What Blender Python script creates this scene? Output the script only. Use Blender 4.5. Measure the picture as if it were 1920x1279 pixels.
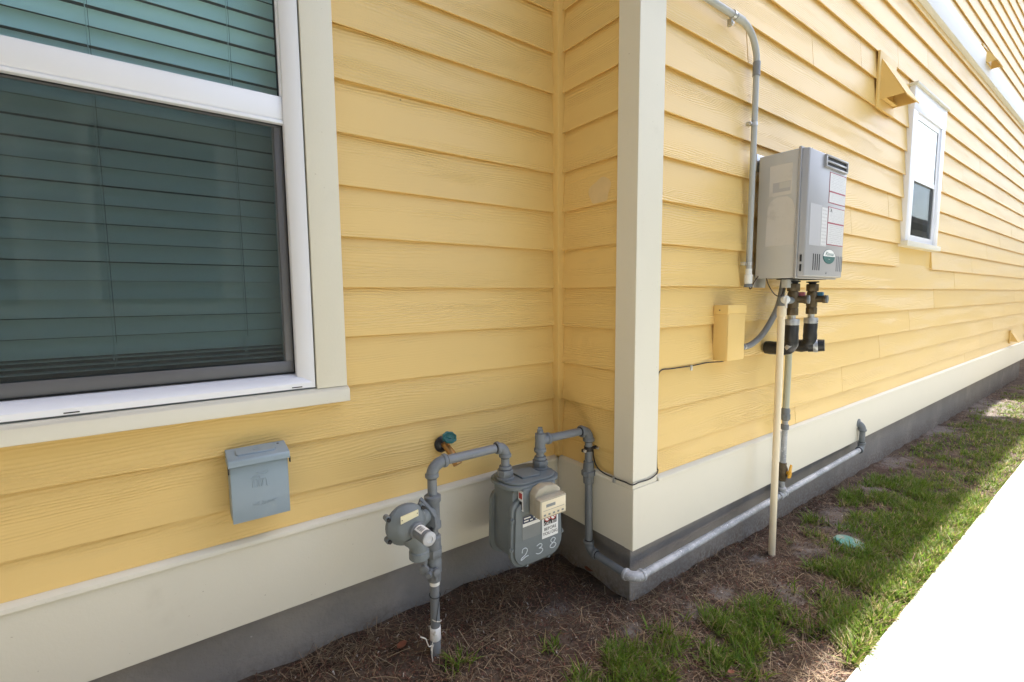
import bpy, bmesh, math, random
import numpy as np
from mathutils import Vector, Matrix, noise as mnoise

for _o in list(bpy.data.objects):
    bpy.data.objects.remove(_o)
SC = bpy.context.scene
COL = SC.collection
R = math.radians
random.seed(7)
RNG = np.random.default_rng(11)

# ---------------------------------------------------------------- camera
CAM_POS = (-1.5056, -1.6983, 0.3150)
YAW, PITCH, ROLL, FPX = 0.6260, -0.0938, -0.0088, 874.28
def cam_basis(y, p, r):
    f = Vector((math.sin(y)*math.cos(p), math.cos(y)*math.cos(p), math.sin(p)))
    rt = Vector((math.cos(y), -math.sin(y), 0)); up = rt.cross(f)
    c, s = math.cos(r), math.sin(r)
    return c*rt + s*up, -s*rt + c*up, f
cam = bpy.data.cameras.new('camera'); camo = bpy.data.objects.new('camera', cam); COL.objects.link(camo)
_r, _u, _f = cam_basis(YAW, PITCH, ROLL)
camo.matrix_world = Matrix(((_r.x, _u.x, -_f.x, CAM_POS[0]), (_r.y, _u.y, -_f.y, CAM_POS[1]), (_r.z, _u.z, -_f.z, CAM_POS[2]), (0, 0, 0, 1)))
cam.sensor_fit = 'HORIZONTAL'; cam.sensor_width = 36.0; cam.lens = FPX/1920*36.0
cam.clip_start = 0.02; cam.clip_end = 2000
SC.camera = camo

# ---------------------------------------------------------------- sky, sun, exposure
SUN_EL, SUN_AZ = R(55), R(2.3)            # azimuth measured from +X towards +Y
SUN_DIR = Vector((math.cos(SUN_EL)*math.cos(SUN_AZ), math.cos(SUN_EL)*math.sin(SUN_AZ), math.sin(SUN_EL)))
W = bpy.data.worlds.new('World'); SC.world = W; W.use_nodes = True
wn = W.node_tree.nodes; wl = W.node_tree.links
sky = wn.new('ShaderNodeTexSky'); sky.sky_type = 'NISHITA'; sky.sun_disc = False
sky.sun_elevation = SUN_EL; sky.sun_rotation = R(90) - SUN_AZ
sky.altitude = 0; sky.air_density = 1.0; sky.dust_density = 3.0; sky.ozone_density = 1.0
bg = wn['Background']; bg.inputs['Strength'].default_value = 0.15
wl.new(sky.outputs['Color'], bg.inputs['Color'])
sun = bpy.data.lights.new('sun', 'SUN'); suno = bpy.data.objects.new('sun', sun); COL.objects.link(suno)
sun.energy = 5.0; sun.angle = R(0.53); sun.color = (1.0, 0.95, 0.87)
suno.rotation_euler = SUN_DIR.to_track_quat('Z', 'Y').to_euler(); suno.location = SUN_DIR*30
SC.view_settings.view_transform = 'Standard'; SC.view_settings.look = 'None'
SC.view_settings.gamma = 1.0; SC.view_settings.use_curve_mapping = False
SC.view_settings.exposure = 1.75
SC.cycles.max_bounces = 10; SC.cycles.diffuse_bounces = 6; SC.cycles.transparent_max_bounces = 16
SC.cycles.sample_clamp_indirect = 6.0
SC.cycles.caustics_reflective = False; SC.cycles.caustics_refractive = False

# ================================================================ materials
MATS = {}
class NT:
    def __init__(s, mat):
        s.m = mat; s.t = mat.node_tree; s.n = s.t.nodes; s.l = s.t.links
    def node(s, typ, **kw):
        n = s.n.new(typ)
        for k, v in kw.items(): setattr(n, k, v)
        return n
    def put(s, sock, v):
        if hasattr(v, 'is_output') or isinstance(v, bpy.types.NodeSocket): s.l.new(v, sock)
        else: sock.default_value = v
    def math(s, op, a, b=0.0, c=0.0, clamp=False):
        n = s.node('ShaderNodeMath', operation=op, use_clamp=clamp)
        s.put(n.inputs[0], a); s.put(n.inputs[1], b); s.put(n.inputs[2], c); return n.outputs[0]
    def mix(s, f, a, b, blend='MIX'):
        n = s.node('ShaderNodeMix', data_type='RGBA', blend_type=blend)
        s.put(n.inputs[0], f); s.put(n.inputs[6], a); s.put(n.inputs[7], b); return n.outputs[2]
    def coord(s, kind='Object'):
        return s.node('ShaderNodeTexCoord').outputs[kind]
    def mapping(s, vec, scale=(1, 1, 1), loc=(0, 0, 0)):
        n = s.node('ShaderNodeMapping'); s.put(n.inputs[0], vec); n.inputs[1].default_value = loc; n.inputs[3].default_value = scale
        return n.outputs[0]
    def noise(s, vec, scale=5.0, detail=3.0, rough=0.5, dist=0.0):
        n = s.node('ShaderNodeTexNoise'); s.put(n.inputs['Vector'], vec)
        n.inputs['Scale'].default_value = scale; n.inputs['Detail'].default_value = detail
        n.inputs['Roughness'].default_value = rough; n.inputs['Distortion'].default_value = dist
        return n.outputs[0]
    def ramp(s, f, stops):
        n = s.node('ShaderNodeValToRGB'); s.put(n.inputs[0], f); e = n.color_ramp.elements
        e[0].position, e[0].color = stops[0][0], stops[0][1]; e[1].position, e[1].color = stops[-1][0], stops[-1][1]
        for p, c in stops[1:-1]:
            q = e.new(p); q.color = c
        return n.outputs[0]
    def smooth(s, v, lo, hi, a=0.0, b=1.0):
        n = s.node('ShaderNodeMapRange', interpolation_type='SMOOTHSTEP'); s.put(n.inputs[0], v)
        n.inputs[1].default_value = lo; n.inputs[2].default_value = hi; n.inputs[3].default_value = a; n.inputs[4].default_value = b
        return n.outputs[0]
    def bump(s, h, dist=0.001, strength=1.0):
        n = s.node('ShaderNodeBump'); s.put(n.inputs['Height'], h); n.inputs['Distance'].default_value = dist
        n.inputs['Strength'].default_value = strength; return n.outputs[0]
def c4(c, k=1.0): return (c[0]*k, c[1]*k, c[2]*k, 1.0)
def newmat(name):
    m = bpy.data.materials.new(name); m.use_nodes = True; MATS[name] = m
    t = NT(m); b = t.n['Principled BSDF']; return m, t, b
def simple(name, col, rough=0.5, metal=0.0, var=0.12, vscale=18.0, bump=0.0, bscale=200.0, spec=0.4, speck=None, dirt=None):
    """painted / plastic / metal surface with mottling, optional specks and fine relief"""
    m, t, b = newmat(name); co = t.coord()
    f = t.noise(co, vscale, 4.0, 0.6)
    colr = t.mix(f, c4(col, 1-var), c4(col, 1+var))
    if speck:
        sc, thr, scol = speck
        g = t.smooth(t.noise(co, sc, 2.0, 0.5), thr, thr+0.05)
        colr = t.mix(g, colr, c4(scol))
    if dirt:
        sc, thr, dcol, amt = dirt
        g = t.smooth(t.noise(co, sc, 5.0, 0.65), thr, thr+0.22, 0.0, amt)
        colr = t.mix(g, colr, c4(dcol))
    t.put(b.inputs['Base Color'], colr)
    t.put(b.inputs['Roughness'], t.math('MULTIPLY_ADD', f, 0.16, rough-0.08))
    b.inputs['Metallic'].default_value = metal; b.inputs['Specular IOR Level'].default_value = spec
    if bump: t.put(b.inputs['Normal'], t.bump(t.noise(co, bscale, 3.0, 0.6), bump))
    return m

YELLOW = (0.730, 0.508, 0.184)
def plank_material(name, col):
    m, t, b = newmat(name)
    rnd = t.node('ShaderNodeObjectInfo').outputs['Random']
    co = t.coord('Object'); sep = t.node('ShaderNodeSeparateXYZ'); t.l.new(co, sep.inputs[0])
    off = t.math('MULTIPLY', rnd, 137.0)
    x = t.math('ADD', sep.outputs[0], off); z = sep.outputs[2]
    def vec(sx, sz):
        n = t.node('ShaderNodeCombineXYZ'); t.put(n.inputs[0], t.math('MULTIPLY', x, sx)); t.put(n.inputs[1], off); t.put(n.inputs[2], t.math('MULTIPLY', z, sz)); return n.outputs[0]
    warp = t.noise(vec(1.6, 8.0), 1.0, 2.0, 0.45)
    warp2 = t.noise(vec(9.0, 40.0), 1.0, 2.0, 0.5)
    ph = t.math('ADD', t.math('MULTIPLY', z, 640.0), t.math('MULTIPLY_ADD', warp, 46.0, t.math('MULTIPLY', warp2, 3.0)))
    s = t.math('POWER', t.math('MULTIPLY_ADD', t.math('SINE', ph), 0.5, 0.5), 1.6)
    mask = t.smooth(t.noise(vec(1.1, 13.0), 1.0, 2.0, 0.5), 0.40, 0.62)
    fine = t.noise(vec(30.0, 420.0), 1.0, 2.0, 0.5)
    h = t.math('ADD', t.math('MULTIPLY', s, t.math('MULTIPLY_ADD', mask, 0.85, 0.10)), t.math('MULTIPLY', fine, 0.22))
    wav = t.noise(vec(1.3, 3.0), 1.0, 1.0, 0.4)
    h = t.math('ADD', h, t.math('MULTIPLY', wav, 0.9))
    t.put(b.inputs['Normal'], t.bump(h, 0.00135, 1.0))
    v = t.noise(vec(0.9, 5.0), 1.0, 3.0, 0.5)
    k = t.math('MULTIPLY_ADD', rnd, 0.05, t.math('MULTIPLY_ADD', v, 0.07, 0.94))
    hsv = t.node('ShaderNodeHueSaturation'); hsv.inputs['Color'].default_value = c4(col); t.put(hsv.inputs['Value'], k)
    # sparse nail heads and dirt specks
    vor = t.node('ShaderNodeTexVoronoi'); t.put(vor.inputs['Vector'], vec(5.0, 5.0)); vor.inputs['Scale'].default_value = 1.0
    dot = t.smooth(vor.outputs['Distance'], 0.013, 0.022, 1.0, 0.0)
    grime = t.smooth(t.noise(vec(3.0, 18.0), 1.0, 4.0, 0.7), 0.58, 0.85, 0.0, 0.20)
    colr = t.mix(grime, hsv.outputs[0], (0.36, 0.27, 0.15, 1))
    colr = t.mix(t.math('MULTIPLY', dot, 0.6), colr, (0.12, 0.08, 0.04, 1))
    t.put(b.inputs['Base Color'], colr)
    b.inputs['Roughness'].default_value = 0.40; b.inputs['Specular IOR Level'].default_value = 0.45
    return m
plank_material('plank_yellow', YELLOW)
simple('trim_yellow', YELLOW, 0.48, var=0.05, vscale=6, bump=0.0004, bscale=90, dirt=(5, 0.62, (0.4, 0.3, 0.17), 0.25))
CREAM = (0.69, 0.655, 0.545)
simple('trim_cream', CREAM, 0.5, var=0.035, vscale=5, bump=0.0003, bscale=120, dirt=(3.5, 0.63, (0.42, 0.38, 0.29), 0.28), speck=(110, 0.745, (0.40, 0.35, 0.27)))
simple('vinyl_white', (0.78, 0.785, 0.82), 0.32, var=0.03, vscale=4, spec=0.5, dirt=(6, 0.66, (0.55, 0.53, 0.48), 0.25))
FOUND = simple('foundation_grey', (0.232, 0.218, 0.206), 0.85, var=0.16, vscale=4, bump=0.0030, bscale=70, spec=0.2, dirt=(2.2, 0.46, (0.315, 0.29, 0.262), 0.75), speck=(30, 0.74, (0.42, 0.40, 0.37)))
_t = NT(FOUND); _b = _t.n['Principled BSDF']; _src = _b.inputs['Base Color'].links[0].from_socket
_co = _t.coord(); _sep = _t.node('ShaderNodeSeparateXYZ'); _t.l.new(_co, _sep.inputs[0])
_spl = _t.math('MULTIPLY', _t.smooth(_t.math('MULTIPLY_ADD', _t.noise(_co, 7.0, 5.0, 0.7), 0.16, _sep.outputs[2]), 0.07, 0.24, 1.0, 0.0), _t.smooth(_t.noise(_co, 60.0, 4.0, 0.7), 0.38, 0.60))
_t.put(_b.inputs['Base Color'], _t.mix(_t.math('MULTIPLY', _spl, 0.75), _src, (0.150, 0.112, 0.080, 1)))
simple('pipe_grey', (0.175, 0.190, 0.205), 0.42, var=0.12, vscale=30, bump=0.0004, bscale=140, spec=0.45, dirt=(14, 0.62, (0.30, 0.29, 0.27), 0.5), speck=(70, 0.76, (0.6, 0.6, 0.57)))
simple('fitting_grey', (0.160, 0.175, 0.188), 0.5, var=0.16, vscale=40, bump=0.0008, bscale=160, spec=0.4, dirt=(18, 0.6, (0.27, 0.26, 0.23), 0.5))
simple('meter_grey', (0.160, 0.183, 0.190), 0.5, var=0.10, vscale=14, bump=0.0007, bscale=130, spec=0.4, dirt=(7, 0.60, (0.30, 0.30, 0.27), 0.45))
simple('box_grey', (0.265, 0.335, 0.390), 0.4, var=0.08, vscale=9, bump=0.0003, bscale=60, spec=0.45, dirt=(6, 0.58, (0.42, 0.44, 0.43), 0.45))
simple('galvanised', (0.30, 0.315, 0.335), 0.60, 0.15, var=0.20, vscale=45, bump=0.0005, bscale=180, dirt=(8, 0.42, (0.50, 0.51, 0.53), 0.85), speck=(120, 0.62, (0.62, 0.63, 0.65)))
simple('pipe_olive', (0.40, 0.41, 0.33), 0.45, var=0.08, vscale=20, dirt=(9, 0.55, (0.30, 0.31, 0.28), 0.5))
simple('conduit_grey', (0.40, 0.415, 0.415), 0.4, var=0.06, vscale=12, dirt=(6, 0.6, (0.32, 0.33, 0.33), 0.4))
simple('conduit_dark', (0.22, 0.225, 0.23), 0.45, var=0.08, vscale=20)
simple('clamp_metal', (0.55, 0.55, 0.54), 0.35, 0.8, var=0.2, vscale=60)
simple('black_rubber', (0.018, 0.018, 0.020), 0.38, var=0.3, vscale=30, bump=0.002, bscale=45, spec=0.5)
simple('black_cable', (0.022, 0.020, 0.020), 0.5, var=0.2)
simple('brown_cable', (0.075, 0.045, 0.03), 0.55, var=0.2)
simple('old_brass', (0.105, 0.078, 0.045), 0.45, 0.45, var=0.3, vscale=50, bump=0.0006, dirt=(20, 0.55, (0.22, 0.2, 0.13), 0.5))
simple('brass', (0.42, 0.24, 0.09), 0.38, 0.7, var=0.25, vscale=60, dirt=(25, 0.55, (0.16, 0.08, 0.03), 0.7))
simple('teal_metal', (0.010, 0.115, 0.115), 0.35, var=0.25, vscale=60, spec=0.5)
simple('tape_silver', (0.42, 0.43, 0.45), 0.3, 0.5, var=0.3, vscale=60, bump=0.002, bscale=70)
simple('pvc_cream', (0.76, 0.66, 0.48), 0.38, var=0.05, vscale=8, dirt=(5, 0.62, (0.5, 0.42, 0.30), 0.4))
simple('pvc_fitting', (0.74, 0.64, 0.47), 0.4, var=0.06, vscale=8)
simple('plastic_white', (0.72, 0.72, 0.70), 0.35, var=0.05)
simple('plastic_red', (0.26, 0.075, 0.10), 0.4, var=0.1)
simple('plastic_blue', (0.045, 0.17, 0.30), 0.4, var=0.1)
simple('plastic_yellow', (0.66, 0.33, 0.02), 0.4, var=0.1, vscale=60)
simple('heater_case', (0.50, 0.50, 0.49), 0.42, 0.15, var=0.03, vscale=5, spec=0.4)
simple('heater_front', (0.345, 0.345, 0.36), 0.36, 0.1, var=0.025, vscale=5, spec=0.45)
simple('heater_patch', (0.56, 0.54, 0.515), 0.55, var=0.07, vscale=16, dirt=(13, 0.5, (0.42, 0.40, 0.375), 0.6))
simple('heater_patch_pale', (0.42, 0.42, 0.44), 0.42, var=0.03)
simple('dark_slot', (0.012, 0.012, 0.013), 0.6, var=0.2)
simple('gasket_black', (0.012, 0.012, 0.014), 0.55, var=0.2)
simple('screen_frame', (0.125, 0.125, 0.135), 0.42, 0.2, var=0.06)
simple('blind_white', (0.70, 0.70, 0.685), 0.5, var=0.03)
simple('cord_white', (0.55, 0.56, 0.55), 0.7, var=0.05)
simple('string_white', (0.62, 0.59, 0.52), 0.8, var=0.15, vscale=60)
simple('string_dark', (0.03, 0.035, 0.035), 0.7)
simple('index_cover', (0.37, 0.335, 0.255), 0.22, var=0.08, vscale=25, spec=0.5, dirt=(16, 0.55, (0.33, 0.28, 0.19), 0.55))
simple('index_face', (0.66, 0.58, 0.41), 0.3, var=0.06, vscale=30, spec=0.5)
simple('label_white', (0.78, 0.78, 0.76), 0.4, var=0.04)
simple('label_pale', (0.42, 0.43, 0.44), 0.3, var=0.08, vscale=60)
simple('label_cream', (0.70, 0.64, 0.42), 0.4, var=0.06)
simple('label_navy', (0.018, 0.03, 0.075), 0.4, var=0.1)
simple('label_grey', (0.20, 0.215, 0.215), 0.45, var=0.1)
simple('ink_black', (0.015, 0.014, 0.014), 0.5)
simple('ink_red', (0.42, 0.05, 0.04), 0.5)
simple('ink_maroon', (0.33, 0.035, 0.07), 0.5)
simple('ink_green', (0.03, 0.12, 0.115), 0.4)
simple('chalk', (0.62, 0.66, 0.68), 0.8, var=0.25, vscale=150)
simple('lid_teal', (0.07, 0.26, 0.22), 0.5, var=0.18, vscale=30, dirt=(22, 0.48, (0.34, 0.31, 0.25), 0.85))
simple('roof_shingle', (0.16, 0.15, 0.14), 0.9, var=0.2, vscale=20)
simple('soffit_white', (0.74, 0.74, 0.72), 0.55, var=0.03)
simple('interior_dark', (0.10, 0.10, 0.10), 0.8)
simple('neighbour_wall', (0.42, 0.43, 0.43), 0.6, var=0.05, vscale=2)
simple('leaf_brown', (0.20, 0.070, 0.038), 0.6, var=0.3, vscale=80)
simple('caulk_stain', (0.68, 0.505, 0.255), 0.6, var=0.1, vscale=20)

def paper_material(name, border, lines=True):
    m, t, b = newmat(name); co = t.coord('Generated'); sep = t.node('ShaderNodeSeparateXYZ'); t.l.new(co, sep.inputs[0])
    z = sep.outputs[2]; x = sep.outputs[0]
    row = t.math('FRACT', t.math('MULTIPLY', z, 11.0))
    ln = t.math('LESS_THAN', row, 0.42)
    nz = t.math('GREATER_THAN', t.noise(t.mapping(co, (14, 1, 11)), 1.0, 1.0), 0.44)
    inx = t.math('MULTIPLY', t.math('GREATER_THAN', x, 0.08), t.math('LESS_THAN', x, 0.93))
    f = t.math('MULTIPLY', t.math('MULTIPLY', ln, nz), t.math('MULTIPLY', inx, 0.30 if lines else 0.0))
    t.put(b.inputs['Base Color'], t.mix(f, (0.60, 0.60, 0.60, 1), (0.22, 0.19, 0.21, 1)))
    b.inputs['Roughness'].default_value = 0.4
paper_material('paper', None)

def glass_material(name, tint, refl=1.0):
    m, t, b = newmat(name); t.n.remove(b)
    tr = t.node('ShaderNodeBsdfTransparent'); tr.inputs[0].default_value = c4(tint)
    gl = t.node('ShaderNodeBsdfGlossy'); gl.inputs['Roughness'].default_value = 0.0; gl.inputs['Color'].default_value = (0.9, 0.97, 1.0, 1)
    co = t.coord(); t.put(gl.inputs['Normal'], t.bump(t.noise(co, 2.2, 1.0, 0.5), 0.0006))
    fr = t.node('ShaderNodeFresnel'); bf = t.node('ShaderNodeNewGeometry').outputs['Backfacing']
    t.put(fr.inputs[0], t.math('MULTIPLY_ADD', bf, 1/1.5-1.5, 1.5))
    mx = t.node('ShaderNodeMixShader'); t.put(mx.inputs[0], t.math('MULTIPLY', fr.outputs[0], refl, clamp=True))
    t.l.new(tr.outputs[0], mx.inputs[1]); t.l.new(gl.outputs[0], mx.inputs[2])
    t.l.new(mx.outputs[0], t.n['Material Output'].inputs[0])
glass_material('glass_teal', (0.815, 0.945, 0.952), 1.55)
glass_material('glass_far', (0.75, 0.80, 0.82), 2.2)
def screen_material():
    m, t, b = newmat('insect_screen'); t.n.remove(b)
    tr = t.node('ShaderNodeBsdfTransparent'); df = t.node('ShaderNodeBsdfDiffuse'); df.inputs[0].default_value = (0.055, 0.058, 0.058, 1)
    mx = t.node('ShaderNodeMixShader'); mx.inputs[0].default_value = 0.33
    t.l.new(tr.outputs[0], mx.inputs[1]); t.l.new(df.outputs[0], mx.inputs[2]); t.l.new(mx.outputs[0], t.n['Material Output'].inputs[0])
screen_material()

def foliage_material(name, trans):
    m, t, b = newmat(name)
    at = t.node('ShaderNodeAttribute', attribute_name='tint')
    t.l.new(at.outputs['Color'], b.inputs['Base Color']); b.inputs['Roughness'].default_value = 0.55; b.inputs['Specular IOR Level'].default_value = 0.3
    if trans:
        tl = t.node('ShaderNodeBsdfTranslucent'); t.l.new(at.outputs['Color'], tl.inputs[0])
        mx = t.node('ShaderNodeMixShader'); mx.inputs[0].default_value = trans
        t.l.new(b.outputs[0], mx.inputs[1]); t.l.new(tl.outputs[0], mx.inputs[2]); t.l.new(mx.outputs[0], t.n['Material Output'].inputs[0])
foliage_material('grass_blade', 0.48)
foliage_material('straw', 0.12)

SAND = [(-0.32, -0.30, .07), (0.18, -0.63, .09), (0.70, -0.80, .12), (1.70, -0.62, .20), (1.53, -0.76, .14), (1.18, -0.72, .12), (1.42, -1.0, .13),
        (4.7, -0.45, .30), (0.85, -0.58, .07), (0.32, -0.40, .07), (5.9, -0.72, .25), (6.6, -0.52, .55), (3.2, -0.52, .20), (-0.10, -0.55, .06), (2.4, -0.6, .15), (0.45, -0.62, .06)]
def ground_material():
    m, t, b = newmat('soil'); co = t.coord()
    n1 = t.noise(co, 7.0, 6.0, 0.65); n2 = t.noise(co, 60.0, 5.0, 0.7); n3 = t.noise(co, 2.1, 4.0, 0.6)
    soil = t.mix(t.smooth(n1, 0.35, 0.65), (0.050, 0.036, 0.028, 1), (0.120, 0.088, 0.066, 1))
    soil = t.mix(t.smooth(n2, 0.45, 0.7, 0, 0.6), soil, (0.165, 0.125, 0.095, 1))
    soil = t.mix(t.smooth(n3, 0.55, 0.7, 0, 0.5), soil, (0.10, 0.052, 0.038, 1))
    sand = t.mix(n2, (0.16, 0.14, 0.125, 1), (0.29, 0.265, 0.245, 1))
    at = t.node('ShaderNodeAttribute', attribute_name='sand')
    f = t.smooth(t.math('ADD', at.outputs['Fac'], t.math('ADD', t.math('MULTIPLY_ADD', n1, 2.6, -1.3), t.math('MULTIPLY_ADD', n2, 1.0, -0.5))), 0.35, 1.05, 0.0, 0.8)
    t.put(b.inputs['Base Color'], t.mix(f, soil, sand)); b.inputs['Roughness'].default_value = 0.95; b.inputs['Specular IOR Level'].default_value = 0.1
    t.put(b.inputs['Normal'], t.bump(t.math('ADD', n2, t.math('MULTIPLY', t.noise(co, 260.0, 3.0, 0.6), 0.5)), 0.008))
ground_material()
def concrete_material():
    m, t, b = newmat('concrete'); co = t.coord()
    n1 = t.noise(co, 3.0, 5.0, 0.6); n2 = t.noise(co, 120.0, 3.0, 0.7)
    t.put(b.inputs['Base Color'], t.mix(n1, (0.50, 0.485, 0.455, 1), (0.60, 0.585, 0.55, 1)))
    b.inputs['Roughness'].default_value = 0.85; t.put(b.inputs['Normal'], t.bump(n2, 0.001))
concrete_material()

# ================================================================ mesh helpers
class MB:
    """collects polygons in world space"""
    def __init__(s): s.v = []; s.f = []; s.sm = []
    def add(s, vs, fs, smooth=False):
        o = len(s.v); s.v += [tuple(v) for v in vs]; s.f += [tuple(i+o for i in f) for f in fs]; s.sm += [smooth]*len(fs); return s
    def box(s, a, b, bev=0.0):
        x0, y0, z0 = [min(p, q) for p, q in zip(a, b)]; x1, y1, z1 = [max(p, q) for p, q in zip(a, b)]
        vs = [(x0, y0, z0), (x1, y0, z0), (x1, y1, z0), (x0, y1, z0), (x0, y0, z1), (x1, y0, z1), (x1, y1, z1), (x0, y1, z1)]
        fs = [(0, 3, 2, 1), (4, 5, 6, 7), (0, 1, 5, 4), (1, 2, 6, 5), (2, 3, 7, 6), (3, 0, 4, 7)]
        if bev > 0: return s.bevelled(vs, fs, bev)
        return s.add(vs, fs)
    def bevelled(s, vs, fs, bev, seg=2, angle=0.5):
        bm = bmesh.new(); bv = [bm.verts.new(v) for v in vs]
        for f in fs: bm.faces.new([bv[i] for i in f])
        bm.normal_update()
        ed = [e for e in bm.edges if len(e.link_faces) == 2 and e.calc_face_angle(0) > angle]
        bmesh.ops.bevel(bm, geom=ed, offset=bev, segments=seg, profile=0.5, affect='EDGES', clamp_overlap=True)
        bm.verts.index_update()
        s.add([v.co.copy() for v in bm.verts], [[v.index for v in f.verts] for f in bm.faces]); bm.free(); return s
    def prism(s, pts, axis, a, b, bev=0.0, seg=2, angle=0.5):
        """2D outline extruded along axis from a to b; pts are the other two coordinates in order (xyz without axis)"""
        n = len(pts)
        def mk(p, h): return {'x': (h, p[0], p[1]), 'y': (p[0], h, p[1]), 'z': (p[0], p[1], h)}[axis]
        vs = [mk(p, a) for p in pts] + [mk(p, b) for p in pts]
        fs = [tuple(range(n))[::-1], tuple(range(n, 2*n))] + [(i, (i+1) % n, n+(i+1) % n, n+i) for i in range(n)]
        if bev > 0: return s.bevelled(vs, fs, bev, seg, angle)
        return s.add(vs, fs)
    def tube(s, path, r, seg=16, cap=True):
        P = [Vector(p) for p in path]; n = len(P); rr = r if isinstance(r, (list, tuple)) else [r]*n
        T = []
        for i in range(n):
            d = (P[min(i+1, n-1)] - P[max(i-1, 0)]); T.append(d.normalized() if d.length > 1e-9 else Vector((0, 0, 1)))
        ref = Vector((0, 0, 1)) if abs(T[0].z) < 0.9 else Vector((1, 0, 0))
        U = (ref - T[0]*ref.dot(T[0])).normalized(); vs = []
        for i in range(n):
            U = (U - T[i]*U.dot(T[i])).normalized(); V = T[i].cross(U)
            for k in range(seg):
                a = 2*math.pi*k/seg; vs.append(P[i] + (U*math.cos(a) + V*math.sin(a))*rr[i])
        fs = [(i*seg+k, i*seg+(k+1) % seg, (i+1)*seg+(k+1) % seg, (i+1)*seg+k) for i in range(n-1) for k in range(seg)]
        s.add(vs, fs, True)
        if cap:
            o = len(s.v) - n*seg
            s.f += [tuple(o+k for k in range(seg))[::-1], tuple(o+(n-1)*seg+k for k in range(seg))]; s.sm += [False, False]
        return s
    def lathe(s, org, d, prof, seg=20, smooth=True, ref=None):
        """profile of (distance along d, radius)"""
        d = Vector(d).normalized(); org = Vector(org)
        ref = Vector(ref) if ref else (Vector((0, 0, 1)) if abs(d.z) < 0.9 else Vector((1, 0, 0)))
        U = (ref - d*ref.dot(d)).normalized(); V = d.cross(U); n = len(prof); vs = []
        for h, r in prof:
            for k in range(seg):
                a = 2*math.pi*k/seg; vs.append(org + d*h + (U*math.cos(a) + V*math.sin(a))*r)
        o = len(s.v)
        s.add(vs, [(i*seg+k, i*seg+(k+1) % seg, (i+1)*seg+(k+1) % seg, (i+1)*seg+k) for i in range(n-1) for k in range(seg)], smooth)
        s.f += [tuple(o+k for k in range(seg))[::-1], tuple(o+(n-1)*seg+k for k in range(seg))]; s.sm += [False, False]
        return s
    def mesh(s, name, off=(0, 0, 0), mat=None):
        me = bpy.data.meshes.new(name); ox, oy, oz = off
        me.from_pydata([(x-ox, y-oy, z-oz) for x, y, z in s.v], [], s.f)
        me.polygons.foreach_set('use_smooth', s.sm)
        bm = bmesh.new(); bm.from_mesh(me); bmesh.ops.recalc_face_normals(bm, faces=bm.faces); bm.to_mesh(me); bm.free()
        if mat: me.materials.append(MATS[mat])
        try: me.set_sharp_from_angle(angle=R(38))
        except Exception: pass
        return me
def arc(c, a, b, n=8):
    """quarter bend from point a to point b with corner c"""
    a, b, c = Vector(a), Vector(b), Vector(c); o = a + b - c; out = []
    for i in range(n+1):
        t = math.pi/2*i/n; out.append(o + (a-o)*math.cos(t) + (b-o)*math.sin(t))
    return out
def spline(pts, n=8):
    P = [Vector(p) for p in pts]; P = [P[0]*2-P[1]] + P + [P[-1]*2-P[-2]]; out = []
    for i in range(1, len(P)-2):
        for k in range(n):
            t = k/n; a, b, c, d = P[i-1], P[i], P[i+1], P[i+2]
            out.append(0.5*((2*b) + (c-a)*t + (2*a-5*b+4*c-d)*t*t + (3*b-a-3*c+d)*t**3))
    return out + [P[-2]]
def root_of(o):
    while o.parent: o = o.parent
    return o
def thing(name, loc, label, cat, group=None):
    o = bpy.data.objects.new(name, None); COL.objects.link(o); o.location = loc; o.empty_display_size = 0.05
    o['label'] = label; o['category'] = cat
    if group: o['group'] = group
    return o
def part(name, mb, mat, parent, label=None):
    off = root_of(parent).location if parent else (0, 0, 0)
    o = bpy.data.objects.new(name, mb.mesh(name, off, mat)); COL.objects.link(o); o.parent = parent
    if label: o['label'] = label
    return o
def struct(name, mb, mat):
    o = bpy.data.objects.new(name, mb.mesh(name, (0, 0, 0), mat)); COL.objects.link(o); o['kind'] = 'structure'; return o
def text_part(name, body, size, mat, parent, matrix, sx=1.0, thick=0.0003, shear=0.0, align='CENTER'):
    cu = bpy.data.curves.new(name, 'FONT'); cu.body = body; cu.size = size; cu.align_x = align; cu.align_y = 'CENTER'
    cu.extrude = thick; cu.shear = shear; cu.resolution_u = 3
    to = bpy.data.objects.new('tmp', cu); COL.objects.link(to)
    me = bpy.data.meshes.new_from_object(to); bpy.data.objects.remove(to); bpy.data.curves.remove(cu)
    me.transform(matrix @ Matrix.Diagonal((sx, 1, 1, 1))); off = root_of(parent).location
    me.transform(Matrix.Translation(-Vector(off))); me.materials.clear(); me.materials.append(MATS[mat]); me.name = name
    o = bpy.data.objects.new(name, me); COL.objects.link(o); o.parent = parent; return o
def face_y(x, y, z, rot=0.0):
    """matrix that stands text on a plane facing -Y at (x,y,z)"""
    return Matrix.Translation((x, y, z)) @ Matrix.Rotation(rot, 4, 'Y') @ Matrix.Rotation(R(90), 4, 'X')

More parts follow.
